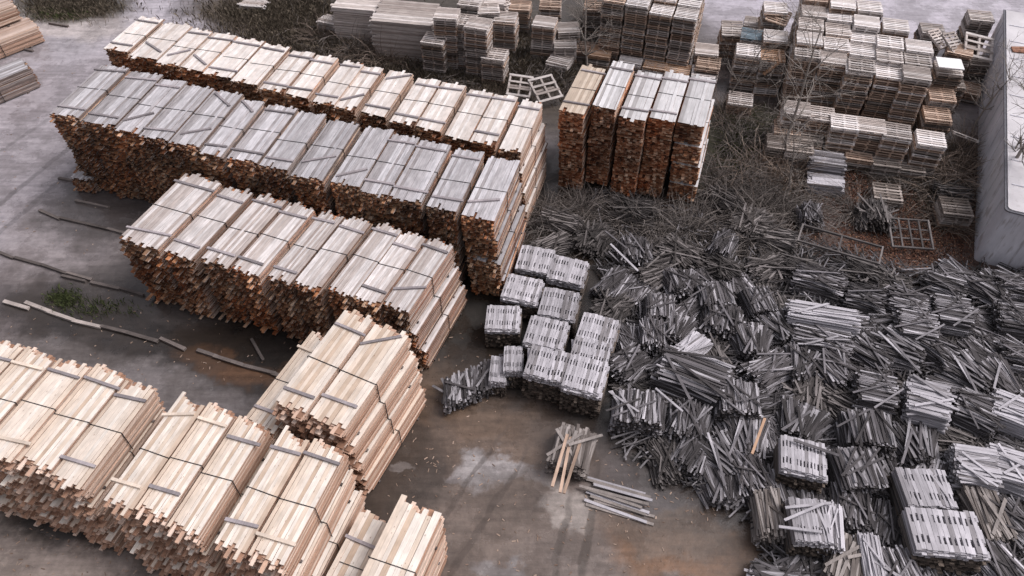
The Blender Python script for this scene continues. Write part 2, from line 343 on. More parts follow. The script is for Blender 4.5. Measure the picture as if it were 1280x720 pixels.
def get_pack(kind, h, var, low=False):
    key = (kind, round(h, 2), var, low)
    if key not in _pm:
        K = KINDS[kind]
        bz = .07                                   # bearer height under the pack
        me = pack_mesh('boards', h - bz, K['bw'], K['bh'], K['st_f'], K['st_b'], [M[q] for q in ((K['m'][0], K['m'][1], K['m'][1]) if low and kind != 'fresh' else K['m'])], len(kind) * 131 + int(h * 100) * 7 + var * 17, K['out'])
        st = strap_mesh(h - bz, PL * (.47 + .03 * (var % 3)), .02 * (var - 1.5))
        b = MB(); b.box((0, 0, bz / 2), (PW / 2 + .05, .045, bz / 2 - .002)); bm = b.mesh('bearer', [M['beam']])
        _pm[key] = (me, st, bm, bz)
    return _pm[key]

KLOOK = {'fresh': 'fresh pale timber pack', 'cream': 'cream timber pack', 'grey': 'silver-grey timber pack', 'mixed': 'bleached timber pack',
         'ctr': 'whitish timber pack', 'corner': 'pinkish brown timber pack', 'tan': 'tan timber pack'}
def put_pack(kind, h, loc, yaw, sx, sy, label, group, var, low=False):
    me, st, bm, bz = get_pack(kind, h, var, low)
    root = empty('timber_pack', loc, yaw); root.scale = (sx, sy, 1)
    tag(root, label, 'timber pack', group)
    link('boards', me, root, (0, 0, bz))
    link('strap', st, root, (0, 0, bz))
    for f in (.14, .84): link('bearer', bm, root, (PW / 2, PL * f, 0))
    return root

_bm = {}
def batten_mesh(L, mat):
    key = (round(L, 1), mat)
    if key not in _bm:
        mb = MB(); rs = random.Random(int(L * 31))
        np.random.seed(int(L * 100)); mb.box((0, 0, .03), (L / 2, .048, .03), jit=.006); _bm[key] = mb.mesh('batten', [M[mat]])
    return _bm[key]

def put_batten(p, yaw, L, mat, label, group):
    o = link('batten', batten_mesh(L, mat), None, p, (0, 0, yaw)); tag(o, label, 'batten', group); return o

def lerp(a, b, t): return a + (b - a) * t
def row(rowname, group, kind, fl, fr, bounds, ztop, nlev, yaws, lens, seed, spread=.0, endspread=.15, battens=True, bat_mat='batten', kinds=None, dy=None, zoff=None):
    """top packs from pixel x bounds on the front top edge fl..fr; packs of the same column below them"""
    rs = random.Random(seed)
    n = len(bounds); h = ztop / nlev
    for i, (x0, x1) in enumerate(bounds):
        t0 = (x0 - fl[0]) / (fr[0] - fl[0]); t1 = (x1 - fl[0]) / (fr[0] - fl[0]); tm = (t0 + t1) / 2
        zt = ztop + (zoff[i] if zoff else rs.gauss(0, .05)); hh = h
        A = at(x0, lerp(fl[1], fr[1], t0), zt); Bp = at(x1, lerp(fl[1], fr[1], t1), zt)
        wd = (Bp - A).length
        yaw = R(lerp(yaws[0], yaws[1], tm)); L = lerp(lens[0], lens[1], tm)
        fwd = Vector((-math.sin(yaw), math.cos(yaw), 0)); rgt = Vector((math.cos(yaw), math.sin(yaw), 0))
        wd = (Bp - A).dot(rgt) * (.985 if kind == 'ctr' else .96)
        base = A + fwd * ((dy[i] if dy else 0) + rs.gauss(0, .05))
        kd = kinds[i] if kinds else kind
        lev = nlev
        for j in range(lev):
            z = zt - (j + 1) * hh
            if z < -.05: z = 0.0
            off = rgt * (rs.gauss(0, .025)) + fwd * (rs.gauss(0, .05) - spread * j) if j else Vector((0, 0, 0))
            sx = wd / PW
            if i == n - 1 and j: off += rgt * endspread * j * .6; sx *= 1 + .03 * j
            if i == 0 and j: off += rgt * .05 * j
            lv = ['top', 'second', 'third', 'bottom', 'lowest'][j] if j < nlev - 1 else 'bottom'
            kdj = 'ctr' if kd == 'tan' and j else kd
            lab = f"{KLOOK[kdj]}, {lv} layer, {ORD[i+1]} stack from left, {rowname}"
            if n == 1: lab = f"{KLOOK[kdj]} in {lv} layer of the {rowname}"
            yj = yaw + (rs.gauss(0, .012) if j else 0)
            p = base + off; p.z = max(z, 0)
            hj = hh if z >= 0 or zt - j * hh > hh else hh
            put_pack(kdj, hh, p, yj, sx, L / PL * (1 + (rs.gauss(0, .012) if j else 0)), lab, group, rs.randrange(5), j > 0 and i < n - 1)
        if battens:
            for f, nm in ((.16, 'front'), (.86, 'back')):
                if rs.random() < .12: continue
                skew = rs.gauss(0, .03) if rs.random() < .9 else rs.choice((-1, 1)) * rs.uniform(.3, .7)
                f2 = f + rs.gauss(0, .025) + (.1 if abs(skew) > .3 and f < .5 else 0)
                bl = wd * rs.uniform(.95, 1.12)
                bm = bat_mat if rs.random() < .7 or kind != 'fresh' else 'batten_fresh'
                p = base + fwd * L * f2 + rgt * (wd * .5 + rs.gauss(0, .05)); p.z = zt + .008
                tone = 'pale' if bm == 'batten_fresh' else 'grey'
                o = put_batten(p, yaw + skew, bl, bm, f"{tone} batten across {nm} end of {ORD[i+1] + ' ' if n > 1 else ''}top pack{' from left' if n > 1 else ''}, {rowname}", 'battens lying across the timber packs')
                o.rotation_euler[0] = rs.gauss(0, .05)

b1 = [(130, 157), (163, 195), (196, 222), (224, 252), (254, 287), (289, 320), (326, 354), (356, 383), (391, 417), (417, 443), (450, 480), (488, 518), (519, 550), (556, 587), (588, 619), (624, 651)]
row('cream back row', 'timber packs of the back row', 'cream', (130, 60), (651, 192), b1, 4.4, 4, (-14, -16), (3.2, 3.7), 11)
b2 = [(62, 96), (101, 140), (141, 172), (174, 209), (210, 247), (249, 277), (284, 321), (323, 358), (365, 404), (412, 448), (449, 484), (485, 526), (532, 570), (576, 618)]
row('silver-grey second row', 'timber packs of the second row', 'grey', (62, 142), (618, 280), b2, 4.4, 4, (-12, -15.5), (4.1, 3.75), 12)
b3 = [(146, 198), (206, 243), (250, 288), (290, 326), (335, 366), (368, 402), (408, 442), (443, 477), (478, 513)]
row('bleached third row', 'timber packs of the third row', 'mixed', (146, 298), (513, 388), b3, 3.5, 3, (-20, -23), (4.2, 3.6), 13, endspread=.3)
row('block by the pallets', 'timber packs of the block beside the pallets', 'ctr', (698, 138), (881, 155), [(698, 731), (736, 767), (774, 808), (810, 844), (846, 881)], 4.4, 4, (-19, -18), (3.9, 3.9), 14,
    kinds=['tan', 'ctr', 'ctr', 'ctr', 'ctr'], dy=[0, .6, 0, 0, 0], zoff=[0, .3, 0, 0, 0], endspread=.12)
row('near pair', 'timber packs of the near pair', 'fresh', (342, 503), (434, 541), [(342, 381), (384, 431)], 4.0, 4, (-23, -24), (4.2, 4.0), 15, endspread=.13)
row('low stack by the near pair', 'timber packs of the low stack', 'fresh', (305, 528), (340, 540), [(303, 345)], 2.9, 3, (-23, -23), (3.9, 3.9), 16)
bf = [(-112, -72), (-70, -30), (-27, 14), (17, 60), (62, 101), (131, 168), (169, 208), (212, 251), (270, 309), (312, 357)]
row('fresh pale front row', 'timber packs of the front row', 'fresh', (15, 578), (357, 707), bf, 3.9, 4, (-17, -18), (3.5, 3.6), 17, spread=.09, endspread=.2)

def single(px, py, z, yaw, wd, L, kind, nlev, h, name, group, seed, battens=()):
    rs = random.Random(seed); A = at(px, py, z); yaw = R(yaw)
    fwd = Vector((-math.sin(yaw), math.cos(yaw), 0)); rgt = Vector((math.cos(yaw), math.sin(yaw), 0))
    for j in range(nlev):
        p = A + rgt * rs.gauss(0, .04) * j; p.z = max(0, z - (j + 1) * h)
        lv = ['top', 'second', 'third', 'bottom'][j] if nlev > 1 else 'only'
        put_pack(kind, h, p, yaw, wd / PW, L / PL, f"{KLOOK[kind]} in {lv} layer of the {name}" if nlev > 1 else f"{KLOOK[kind]}, {name}", group, rs.randrange(5))
    for k, (f, sk) in enumerate(battens):
        p = A + fwd * L * f + rgt * wd * .5; p.z = z + .008
        put_batten(p, yaw + sk, wd * 1.1, 'batten', f"grey batten on top of the {name}", 'battens lying across the timber packs')
single(428, 765, 3.3, -20, 1.35, 3.4, 'fresh', 3, 1.1, 'stack cut by the bottom frame edge', 'timber packs by the bottom edge', 31, ())
single(380, 772, 2.2, -20, 1.3, 3.3, 'fresh', 2, 1.1, 'low stack beside the bottom edge stack', 'timber packs by the bottom edge', 32, ((.75, -.05),))
#single(388, 718, 2.9, -18, 1.2, 3.6, 'fresh', 3, .966, 'stack right of the front row', 'timber packs by the bottom edge', 33, ())
# upper left corner
single(-108, 34, 2.2, -42, 1.5, 5.0, 'corner', 2, 1.1, 'stack in the upper left corner', 'timber packs in the upper left', 34)
single(-76, 62, 1.1, -42, 1.5, 5.0, 'corner', 1, 1.1, 'alone low by the upper left corner', 'timber packs in the upper left', 35)
single(-75, 112, 1.3, -42, 1.4, 4.2, 'grey', 1, 1.3, 'lying low at the left edge below the fresh packs', 'timber packs in the upper left', 36)
single(88, 222, .8, -12, 1.1, 3.5, 'grey', 1, .8, 'half hidden at the left foot of the second row', 'timber packs in the upper left', 37)

# ------------------------------------------------------------------ lath piles
def lath_box(mb, c, L, wd, t, rot, mats=(1, 1, 0, 0, 0, 0)): mb.box(c, (wd / 2, L / 2, t / 2), rot, mats)
def pile_mesh(name, W, L, H, seed, yawj=.05, shift=.06, mound=.3, fan=0.0, pitch=.02, lw=.07, lt=.032, mat='lath', base=0.0):
    rs = random.Random(seed); mb = MB(); nl = int(H / lt)
    for k in range(nl):
        f = k / nl; Wk = W * (1 - mound * f ** 2); x = -Wk / 2 + rs.uniform(0, .04)
        lay = rs.gauss(0, yawj * .6); ls = rs.gauss(0, shift * .5)
        inner = k < nl - 5
        while x < Wk / 2:
            ww = lw * rs.uniform(.7, 1.3)
            u = x / (W / 2)
            yw = base + lay + rs.gauss(0, yawj) - fan * u + (rs.gauss(0, yawj * 4) if (not inner and rs.random() < .2) else 0)
            zz = k * lt + lt / 2 + (rs.uniform(0, .09) if not inner else 0) - mound * .35 * H * u * u * f
            Lk = L * rs.uniform(.86, 1.05)
            lath_box(mb, (x + ww / 2, ls + rs.gauss(0, shift), max(zz, lt / 2)), Lk, ww - .006, lt * rs.uniform(.7, .95),
                     rot3(yw, rs.gauss(0, pitch), rs.gauss(0, .05)))
            x += ww * (1.0 if rs.random() < .85 else 1.7)
    for q in range(4):    # stray laths thrown on top
        lath_box(mb, (rs.uniform(-W / 3, W / 3), rs.uniform(-L / 4, L / 4), H + .05 + .02 * q), L * rs.uniform(.8, 1.1), lw, lt, rot3(rs.gauss(0, .6), rs.gauss(0, .06), 0))
    return mb.mesh(name, [M[mat], M['lath_end']])

def slotted_mesh(name, W, L, H, seed, mat='lath_light'):
    """laths with two notches each, laid side by side so the notches read as two lines of slots"""
    rs = random.Random(seed); mb = MB(); lt = .035; nl = int(H / lt); lw = .108
    for k in range(nl):
        x = -W / 2 + rs.gauss(0, .006); inner = k < nl - 9; ls = rs.gauss(0, .02)
        while x < W / 2:
            z = k * lt + lt / 2; y = ls + rs.gauss(0, .02 if not inner else .05); yw = rs.gauss(0, .006 if rs.random() < .9 else .04)
            if not inner and seed % 2 and rs.random() < .10: yw += rs.gauss(0, .12)
            if inner: lath_box(mb, (x + lw / 2, y, z), L * rs.uniform(.93, 1.02), lw - .006, lt * .9, rotz(yw), (1, 1, 1, 1, 2, 2))  # lower layers use darker colours than the notched top layers
            else:
                z += rs.uniform(0, .006); rr = rotz(yw); c = np.array((x + lw / 2, y, z)); nt_ = (.046 if rs.random() < .9 else 0)
                hw = (lw - .006) / 2; segs = [(-.5, -.34, 0), (-.34, -.16, nt_), (-.16, .16, 0), (.16, .34, nt_), (.34, .5, 0)]
                # one outline with two notches, extruded
                pts = []
                for a, b, n_ in segs: pts += [(hw - n_, a * L), (hw - n_, b * L)]
                out = [(-hw, -L / 2)] + pts + [(-hw, L / 2)]
                V = [np.array((p[0], p[1], -lt * .45)) for p in out] + [np.array((p[0], p[1], lt * .45)) for p in out]
                n = len(out)
                # rectangular strips (quads) for top and bottom keep the notches crisp
                V = [tuple(rr @ v + c) for v in V]
                F = [tuple(range(n))[::-1], tuple(range(n, 2 * n))] + [(i, (i + 1) % n, (i + 1) % n + n, i + n) for i in range(n)]
                mb.geom(V, F, 0)
            x += lw
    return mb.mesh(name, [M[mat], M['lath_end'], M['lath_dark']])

PV = {}
def PM(kind, v):
    key = (kind, v)
    if key in PV: return PV[key]
    s = 100 + v * 7
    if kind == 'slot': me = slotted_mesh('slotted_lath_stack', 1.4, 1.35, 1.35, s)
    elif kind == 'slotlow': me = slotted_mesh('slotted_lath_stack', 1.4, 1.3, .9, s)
    elif kind == 'par': me = pile_mesh('lath_pile', 1.5, 1.4, 1.15, s, .035, .05, .25, lw=.066)
    elif kind == 'loose': me = pile_mesh('lath_pile', 1.7, 1.35, .95, s, .09, .10, .5, pitch=.05, lw=.066)
    elif kind == 'fan': me = pile_mesh('lath_pile', 1.7, 1.4, .85, s, .07, .08, .5, fan=.5, lw=.08, pitch=.05)
    elif kind == 'dark': me = pile_mesh('lath_pile', 1.6, 1.4, .6, s, .18, .12, .6, pitch=.06, mat='lath_dark')
    elif kind == 'tan': me = pile_mesh('lath_pile', 1.3, 1.4, .9, s, .06, .06, .2, mat='lath_tan', lw=.1)
    elif kind == 'pale': me = pile_mesh('lath_pile', 1.4, 1.5, 1.2, s, .035, .04, .12, mat='lath_light', lw=.085, lt=.038)
    elif kind == 'row': me = pile_mesh('lath_pile', 2.7, 1.25, .55, s, .10, .07, .0, pitch=.04, lw=.085, mat='lath', base=-.40)
    PV[key] = me; return me
KH = {'row': .55, 'slot': 1.35, 'slotlow': .9, 'par': 1.15, 'loose': .95, 'fan': .85, 'dark': .6, 'tan': .9, 'pale': 1.2}
LOOKP = {'slot': 'neat stack of pale slotted laths', 'slotlow': 'low stack of pale slotted laths', 'par': 'close pile of grey laths', 'loose': 'untidy pile of grey laths',
         'fan': 'fanned out pile of grey laths', 'dark': 'low dark pile of old laths', 'tan': 'brown tinged pile of wide laths', 'pale': 'tidy pile of light grey laths'}
# (pixel of the middle of the pile's top, kind, direction of the laths in degrees from +Y (clockwise negative), width, length scale, height scale)
V = -15
P = [
 (905, 245, 'dark', 30, 1.0, 1.1, 1.2), (938, 272, 'dark', -40, 1.1, 1.2, 1.2), (968, 292, 'dark', 65, 1.0, 1.2, 1.1), (700, 272, 'dark', 60, .9, 1.2, .9), (742, 292, 'dark', -30, 1.0, 1.1, 1.0), (690, 300, 'dark', -60, .7, 1.1, .8),
 (1015, 262, 'loose', -5, .7, .8, .8), (1098, 262, 'dark', -10, 1.0, 1.0, 1.3), (1192, 238, 'dark', 74, .9, 1.0, 1.0), (850, 312, 'dark', 50, 1.2, 1.2, .9), (905, 300, 'loose', -30, .7, 1.0, .8), (820, 338, 'dark', -60, 1.0, 1.1, 1.0),
 (596, 474, 'row', 27, 1.0, 1.0, 1.0),
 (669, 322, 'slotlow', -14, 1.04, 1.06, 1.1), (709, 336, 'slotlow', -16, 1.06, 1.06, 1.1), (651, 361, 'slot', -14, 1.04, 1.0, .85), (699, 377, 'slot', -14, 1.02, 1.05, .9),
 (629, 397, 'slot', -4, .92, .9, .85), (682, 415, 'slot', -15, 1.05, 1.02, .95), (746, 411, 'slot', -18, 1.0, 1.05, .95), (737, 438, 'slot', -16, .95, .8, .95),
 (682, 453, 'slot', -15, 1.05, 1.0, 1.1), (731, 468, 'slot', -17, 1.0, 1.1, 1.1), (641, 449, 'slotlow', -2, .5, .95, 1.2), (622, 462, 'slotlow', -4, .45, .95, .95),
 (714, 557, 'tan', -16, 1.05, 1.1, .9),
 (790, 256, 'dark', 72, 1.0, 1.3, 1.2), (795, 308, 'loose', 0, .95, .9, .9), (851, 350, 'fan', -5, .9, .9, 1.0), (897, 366, 'par', 0, 1.05, .85, .8), (826, 381, 'par', -6, .9, .9, .8),
 (770, 350, 'loose', -40, .9, 1.0, .8), (764, 380, 'dark', -35, .9, 1.1, 1.2), (845, 405, 'fan', -25, .8, .9, 1.1), (818, 412, 'loose', -4, .8, .9, 1.0), (866, 432, 'pale', -48, .7, .9, .9), (870, 462, 'par', 62, 1.35, 1.7, 1.0),
 (785, 450, 'loose', -50, 1.0, 1.0, .8), (800, 506, 'par', -10, 1.3, .95, .95), (862, 520, 'loose', -16, 1.0, 1.0, .9), (905, 395, 'loose', -12, 1.2, .95, .9), (948, 372, 'par', 10, .9, .9, .8),
 (940, 420, 'fan', -10, 1.0, 1.0, 1.0), (974, 405, 'fan', 20, .9, .9, .9), (963, 455, 'loose', -60, .9, 1.2, .9), (925, 495, 'par', -8, 1.15, 1.0, 1.0), (935, 540, 'fan', -6, 1.0, 1.1, .9), (905, 565, 'fan', 30, 1.1, 1.0, .8),
 (1030, 392, 'pale', 76, .75, 1.75, 1.0), (1030, 418, 'par', 70, .9, 1.5, .8), (1002, 450, 'fan', -25, .9, .95, 1.0), (1046, 455, 'loose', 25, 1.1, 1.0, .9), (1012, 488, 'dark', -20, 1.1, 1.0, 1.0),
 (1000, 522, 'fan', -30, 1.2, 1.0, .9), (1003, 572, 'slot', -14, 1.05, 1.0, 1.0), (1138, 372, 'loose', 68, 1.05, 1.05, 1.0), (1150, 402, 'par', 74, 1.0, 1.0, 1.0), (1193, 385, 'par', 76, 1.15, 1.0, 1.0), (1085, 368, 'loose', 70, 1.0, 1.0, .9),
 (1028, 345, 'loose', 66, 1.0, 1.3, .9), (1000, 330, 'dark', 70, .9, 1.0, 1.0), (1083, 335, 'dark', 62, .9, 1.0, .8), (1238, 355, 'fan', 30, 1.0, 1.0, .9), (1268, 350, 'loose', 78, .9, 1.0, 1.0), (1272, 392, 'par', 76, 1.1, .9, .9),
 (1182, 352, 'loose', 60, .8, 1.0, .8), (1128, 432, 'fan', 48, 1.2, 1.1, 1.0), (1088, 436, 'fan', 30, 1.0, 1.1, .9), (1175, 432, 'loose', 40, .9, 1.0, .9), (1098, 484, 'par', 74, 1.1, .95, 1.1), (1165, 497, 'pale', 70, 1.15, .95, 1.15), (1215, 462, 'fan', 28, 1.1, 1.1, .9), (1252, 468, 'fan', 20, .9, 1.1, .9),
 (1225, 508, 'par', 56, 1.0, 1.0, .9), (1268, 510, 'pale', 62, 1.0, .9, .9), (1088, 532, 'par', -6, 1.2, .95, 1.1), (1075, 582, 'par', 2, 1.2, 1.05, 1.0), (1148, 552, 'fan', -4, 1.1, 1.0, .9), (1222, 580, 'pale', 76, 1.05, .9, .9), (1266, 582, 'pale', 66, 1.05, .9, .9),
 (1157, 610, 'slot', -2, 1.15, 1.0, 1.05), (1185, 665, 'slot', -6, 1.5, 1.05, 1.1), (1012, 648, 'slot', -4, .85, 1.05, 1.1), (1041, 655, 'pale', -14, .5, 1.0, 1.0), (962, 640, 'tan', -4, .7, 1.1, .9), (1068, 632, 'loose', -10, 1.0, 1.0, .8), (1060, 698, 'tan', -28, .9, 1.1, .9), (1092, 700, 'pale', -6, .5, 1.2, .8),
 (1125, 712, 'par', 6, 1.0, 1.0, .8), (1237, 640, 'tan', 2, .85, 1.3, .9), (1268, 650, 'loose', 25, 1.0, 1.1, .8), (1255, 705, 'loose', 18, 1.0, 1.1, .8), (1000, 708, 'fan', -60, .9, .9, .5), (1110, 655, 'loose', -30, .8, 1.0, .7),
 (868, 560, 'loose', -32, .9, 1.1, .7), (835, 570, 'dark', 20, .9, 1.0, .7), (902, 600, 'fan', -5, 1.0, 1.0, .6), (940, 590, 'loose', 10, .9, 1.0, .8), (965, 610, 'fan', 14, .8, .9, .7), (892, 440, 'dark', 10, .8, .9, 1.2), (905, 330, 'dark', 50, 1.0, 1.0, .9), (960, 330, 'dark', -70, 1.0, 1.1, .9),
 (1050, 500, 'dark', 40, .9, .9, 1.0), (1190, 545, 'dark', 60, .9, .9, .8), (1280, 440, 'loose', 70, .9, 1.0, .9), (1128, 520, 'dark', 10, .7, .9, 1.0),
]
rs = random.Random(5)
items = []
for (px, py, kd, dr, sx, sy, sz) in P:
    p = at(px, py, KH[kd] * sz); items.append([p, kd, dr, sx, sy, sz, px, py])
field = [(770, 300), (960, 320), (1290, 350), (1290, 735), (960, 735), (975, 640), (850, 575), (780, 530)]
def in_field(x, y):
    c = False; j = len(field) - 1
    for i in range(len(field)):
        (xi, yi), (xj, yj) = field[i], field[j]
        if (yi > y) != (yj > y) and x < (xj - xi) * (y - yi) / (yj - yi) + xi: c = not c
        j = i
    return c
for _ in range(2500):
    px, py = rs.uniform(760, 1290), rs.uniform(300, 735)
    kd = rs.choice(('loose', 'dark', 'fan', 'loose', 'dark')); sz = rs.uniform(.35, .6); p = at(px, py, KH[kd] * sz)  # dark kinds put the shade of the gaps into the lath colour
    if in_field(px, py) and min((p.xy - q[0].xy).length for q in items) > 1.02:
        near = min(items, key=lambda q: (p.xy - q[0].xy).length)
        items.append([p, kd, near[2] + rs.gauss(0, 25), rs.uniform(.7, 1.0), rs.uniform(.85, 1.05), sz, px, py])
items.sort(key=lambda q: q[7])
ranks = [items[i:i + 8] for i in range(0, len(items), 8)]
for ri, rk in enumerate(ranks):
    rk.sort(key=lambda q: q[6])
    for ci, (p, kd, dr, sx, sy, sz, px, py) in enumerate(rk):
        name = 'slotted_lath_stack' if kd.startswith('slot') else 'lath_pile'
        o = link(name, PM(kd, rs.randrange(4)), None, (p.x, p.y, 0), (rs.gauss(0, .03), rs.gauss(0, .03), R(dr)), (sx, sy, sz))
        lie = 'pointing away' if abs(dr) < 35 else ('lying crosswise' if abs(dr) > 60 else 'lying slantwise')
        short = {'row': 'long slumped lath row', 'slot': 'neat slotted lath stack', 'slotlow': 'low slotted lath stack', 'par': 'close grey lath pile', 'loose': 'untidy grey lath pile', 'fan': 'fanned grey lath pile',
                 'dark': 'low dark lath pile', 'tan': 'brown tinged lath pile', 'pale': 'tidy light lath pile'}[kd]
        tag(o, f"{short} {lie}, {ORD[ci+1]} from left in the {ORD[ri+1]} rank from back", 'lath pile', 'stacked piles of laths')

# loose laths filling the lanes between the piles
def scatter():
    rs = random.Random(21); mb = MB()
    poly = [(640, 300), (690, 262), (760, 236), (860, 262), (960, 285), (1120, 335), (1290, 340), (1290, 740), (950, 740), (960, 660), (850, 600), (780, 560), (770, 400), (740, 320)]
    def inside(x, y):
        r = False; n = len(poly); j = n - 1
        for i in range(n):
            xi, yi = poly[i]; xj, yj = poly[j]
            if (yi > y) != (yj > y) and x < (xj - xi) * (y - yi) / (yj - yi) + xi: r = not r
            j = i
        return r
    cnt = 0
    while cnt < 7000:
        x = rs.uniform(740, 1290); y = rs.uniform(236, 740)
        if not inside(x, y): continue
        q = at(x, y); hgt = rs.uniform(0, .35) if y > 330 else rs.uniform(0, .2)
        base = math.sin(q.x * 1.1) * 1.2 + math.cos(q.y * .9 + q.x * .3) * 1.5
        lath_box(mb, (q.x, q.y, .05 + hgt), rs.uniform(.6, 1.4), rs.uniform(.035, .06), .024, rot3(base + rs.gauss(0, .5), rs.gauss(0, .12), rs.gauss(0, .3)),
                 (0, 0, 0, 0, 0, 0)); cnt += 1
    tag(link('loose_laths', mb.mesh('loose_laths', [M['lath_mid']])), 'loose grey laths strewn in the gaps between the lath piles', 'laths', kind='stuff')
M['lath_mid'] = wood('strewn_lath', [(0, (.02, .018, .018)), (.5, (.07, .063, .064)), (.85, (.18, .17, .178)), (1, (.38, .36, .38))], .3, objvar=.1)  # darker than the piles: shade of the lanes put into the colour
scatter()

# big loose laths one can point at
def plank(px, py, dr, L, wd, z, mat, label, group='single planks lying on the lath piles', pitch=0):
    key = (L, wd, mat)
    mb = MB(); np.random.seed(int(px)); mb.box((0, 0, .02), (L / 2, wd / 2, .02), jit=.004); me = mb.mesh('plank', [M[mat]])
    p = at(px, py, z); o = link('plank', me, None, p, (0, pitch, R(dr))); tag(o, label, 'plank', group)
plank(780, 322, -58, 1.9, .09, 1.0, 'lath_light', 'long pale plank slanting over the dark laths below the timber block')
plank(948, 545, 62, 1.6, .09, 1.25, 'pal_orange', 'bright orange-tan plank on the fanned laths')
plank(700, 575, 74, 2.3, .10, .99, 'pal_brown', 'brown leaning plank, left of three sliding off the tan lath pile', pitch=.15)
plank(707, 580, 78, 2.4, .10, .96, 'pal_brown', 'brown leaning plank, middle of three sliding off the tan lath pile', pitch=.15)
plank(716, 582, 72, 2.4, .10, 1.0, 'pal_brown', 'brown leaning plank, right of three sliding off the tan lath pile', pitch=.15)
plank(836, 500, -50, 1.3, .08, 1.15, 'lath_light', 'pale plank lying slantwise on the close laths near the mound')
plank(1010, 632, 6, 1.5, .09, 1.55, 'lath_light', 'pale plank across the back of the lower slotted stack')
plank(1000, 662, -8, 1.3, .09, 1.55, 'lath_light', 'pale plank across the front of the lower slotted stack')
plank(1005, 640, 22, 1.5, .08, 1.6, 'lath_light', 'pale plank slanting over the lower slotted stack')
plank(1020, 560, -24, 1.5, .10, 1.42, 'lath', 'grey plank across the back of the upper slotted stack')
plank(770, 300, -52, 1.4, .08, .9, 'lath', 'grey plank lying among the twigs above the slotted stacks')

# planks laid on the wet ground beside the piles
g0 = at(776, 628)
rs = random.Random(3)
for i in range(11):
    mb = MB(); L = rs.uniform(1.9, 2.5); np.random.seed(i); mb.box((0, 0, 0), (L / 2, .05, .02), jit=.004)
    o = link('plank', mb.mesh('plank', [M['lath_tan' if i % 3 else 'lath_light']]), None, (g0.x + rs.gauss(0, .12) - i * .02, g0.y + .60 - i * .105, .03 + .04 * (i % 2) + .05 * max(0, 3 - abs(i - 4))), (0, 0, R(-17 + rs.gauss(0, 2.5))))
    tag(o, f"grey-brown plank lying on wet ground, {ORD[i+1]} from the back of the flat bundle", 'plank', 'planks lying flat on the wet ground')

# ------------------------------------------------------------------ pallets
def pallet_mesh(name, mat, seed, nb=7, W=1.22, D=1.14, jig=1.0):
    rs = random.Random(seed); mb = MB(); bw = .098
    for i in range(3):
        y_ = 0
        mb.box(((i - 1) * (W / 2 - .05), 0, .062), (.045, D / 2 - .01, .040))
    for i in range(nb):
        y = -D / 2 + bw / 2 + (D - bw) * i / (nb - 1); wv = bw * rs.uniform(.85, 1.1)
        mb.box((rs.gauss(0, .008), y, .114), (W / 2, wv / 2, .011), rotz(rs.gauss(0, .008)))
    for i in range(3):
        mb.box((0, (i - 1) * (D / 2 - .05), .011), (W / 2, .048, .011))
    return mb.mesh(name, [M[mat]])
PAL = {m: [pallet_mesh('pallet', m, s + len(m), nb) for s, nb in ((1, 7), (2, 7), (3, 6), (4, 9))] for m in ('pal_pale', 'pal_grey', 'pal_brown', 'pal_dark', 'pal_orange')}
PAL['frame'] = [pallet_mesh('pallet', 'pal_grey', 77, 4)]
PAL_BLUE = pallet_mesh('pallet', 'pal_blue', 9, 9)
PLAT = {'pal_pale': 'pale', 'pal_grey': 'grey', 'pal_brown': 'brown', 'pal_dark': 'dark damp', 'pal_orange': 'orange-tan'}
PZ = .128
ind = []   # (score, matrix, mesh, label)
def stack(px, py, z, yaw, topmat, name, seed, lean=0, mats=None, top_tilt=0, score=1.0, sc=1.07):
    rs = random.Random(seed * 13 + 5); n = max(1, int(round(z / PZ))); p = at(px, py, z)
    mats = mats or ['pal_grey', 'pal_brown', 'pal_brown', 'pal_brown', 'pal_dark', 'pal_pale']
    ox = oy = 0
    for k in range(n):                       # k = 0 is the top one
        m = topmat if k == 0 or (k == 1 and rs.random() < .5) else rs.choice(mats)
        ox += rs.gauss(0, .008); oy += rs.gauss(0, .010)
        yw = R(yaw) + rs.gauss(0, .02)
        zz = (n - 1 - k) * PZ
        me = PAL_BLUE if topmat == 'blue' and k == 0 else rs.choice(PAL['pal_grey' if m == 'blue' else m])
        fall = n - 1 - k
        M4 = Matrix.Translation((p.x + ox + rs.gauss(0, .018) , p.y + oy + rs.gauss(0, .02), zz)) @ Matrix.Rotation(yw, 4, 'Z') @ Matrix.Scale(sc, 4)
        tone = 'blue painted' if me is PAL_BLUE else PLAT.get(m, 'grey')
        lv = 'top' if k == 0 else f"{ORD[k+1]} down" if k < 20 else None
        ind.append((score * (3.0 if k == 0 else 1.0 / (1 + .12 * k)) if lv else 0, M4, me, f"{tone} pallet, {lv}, {name}"))

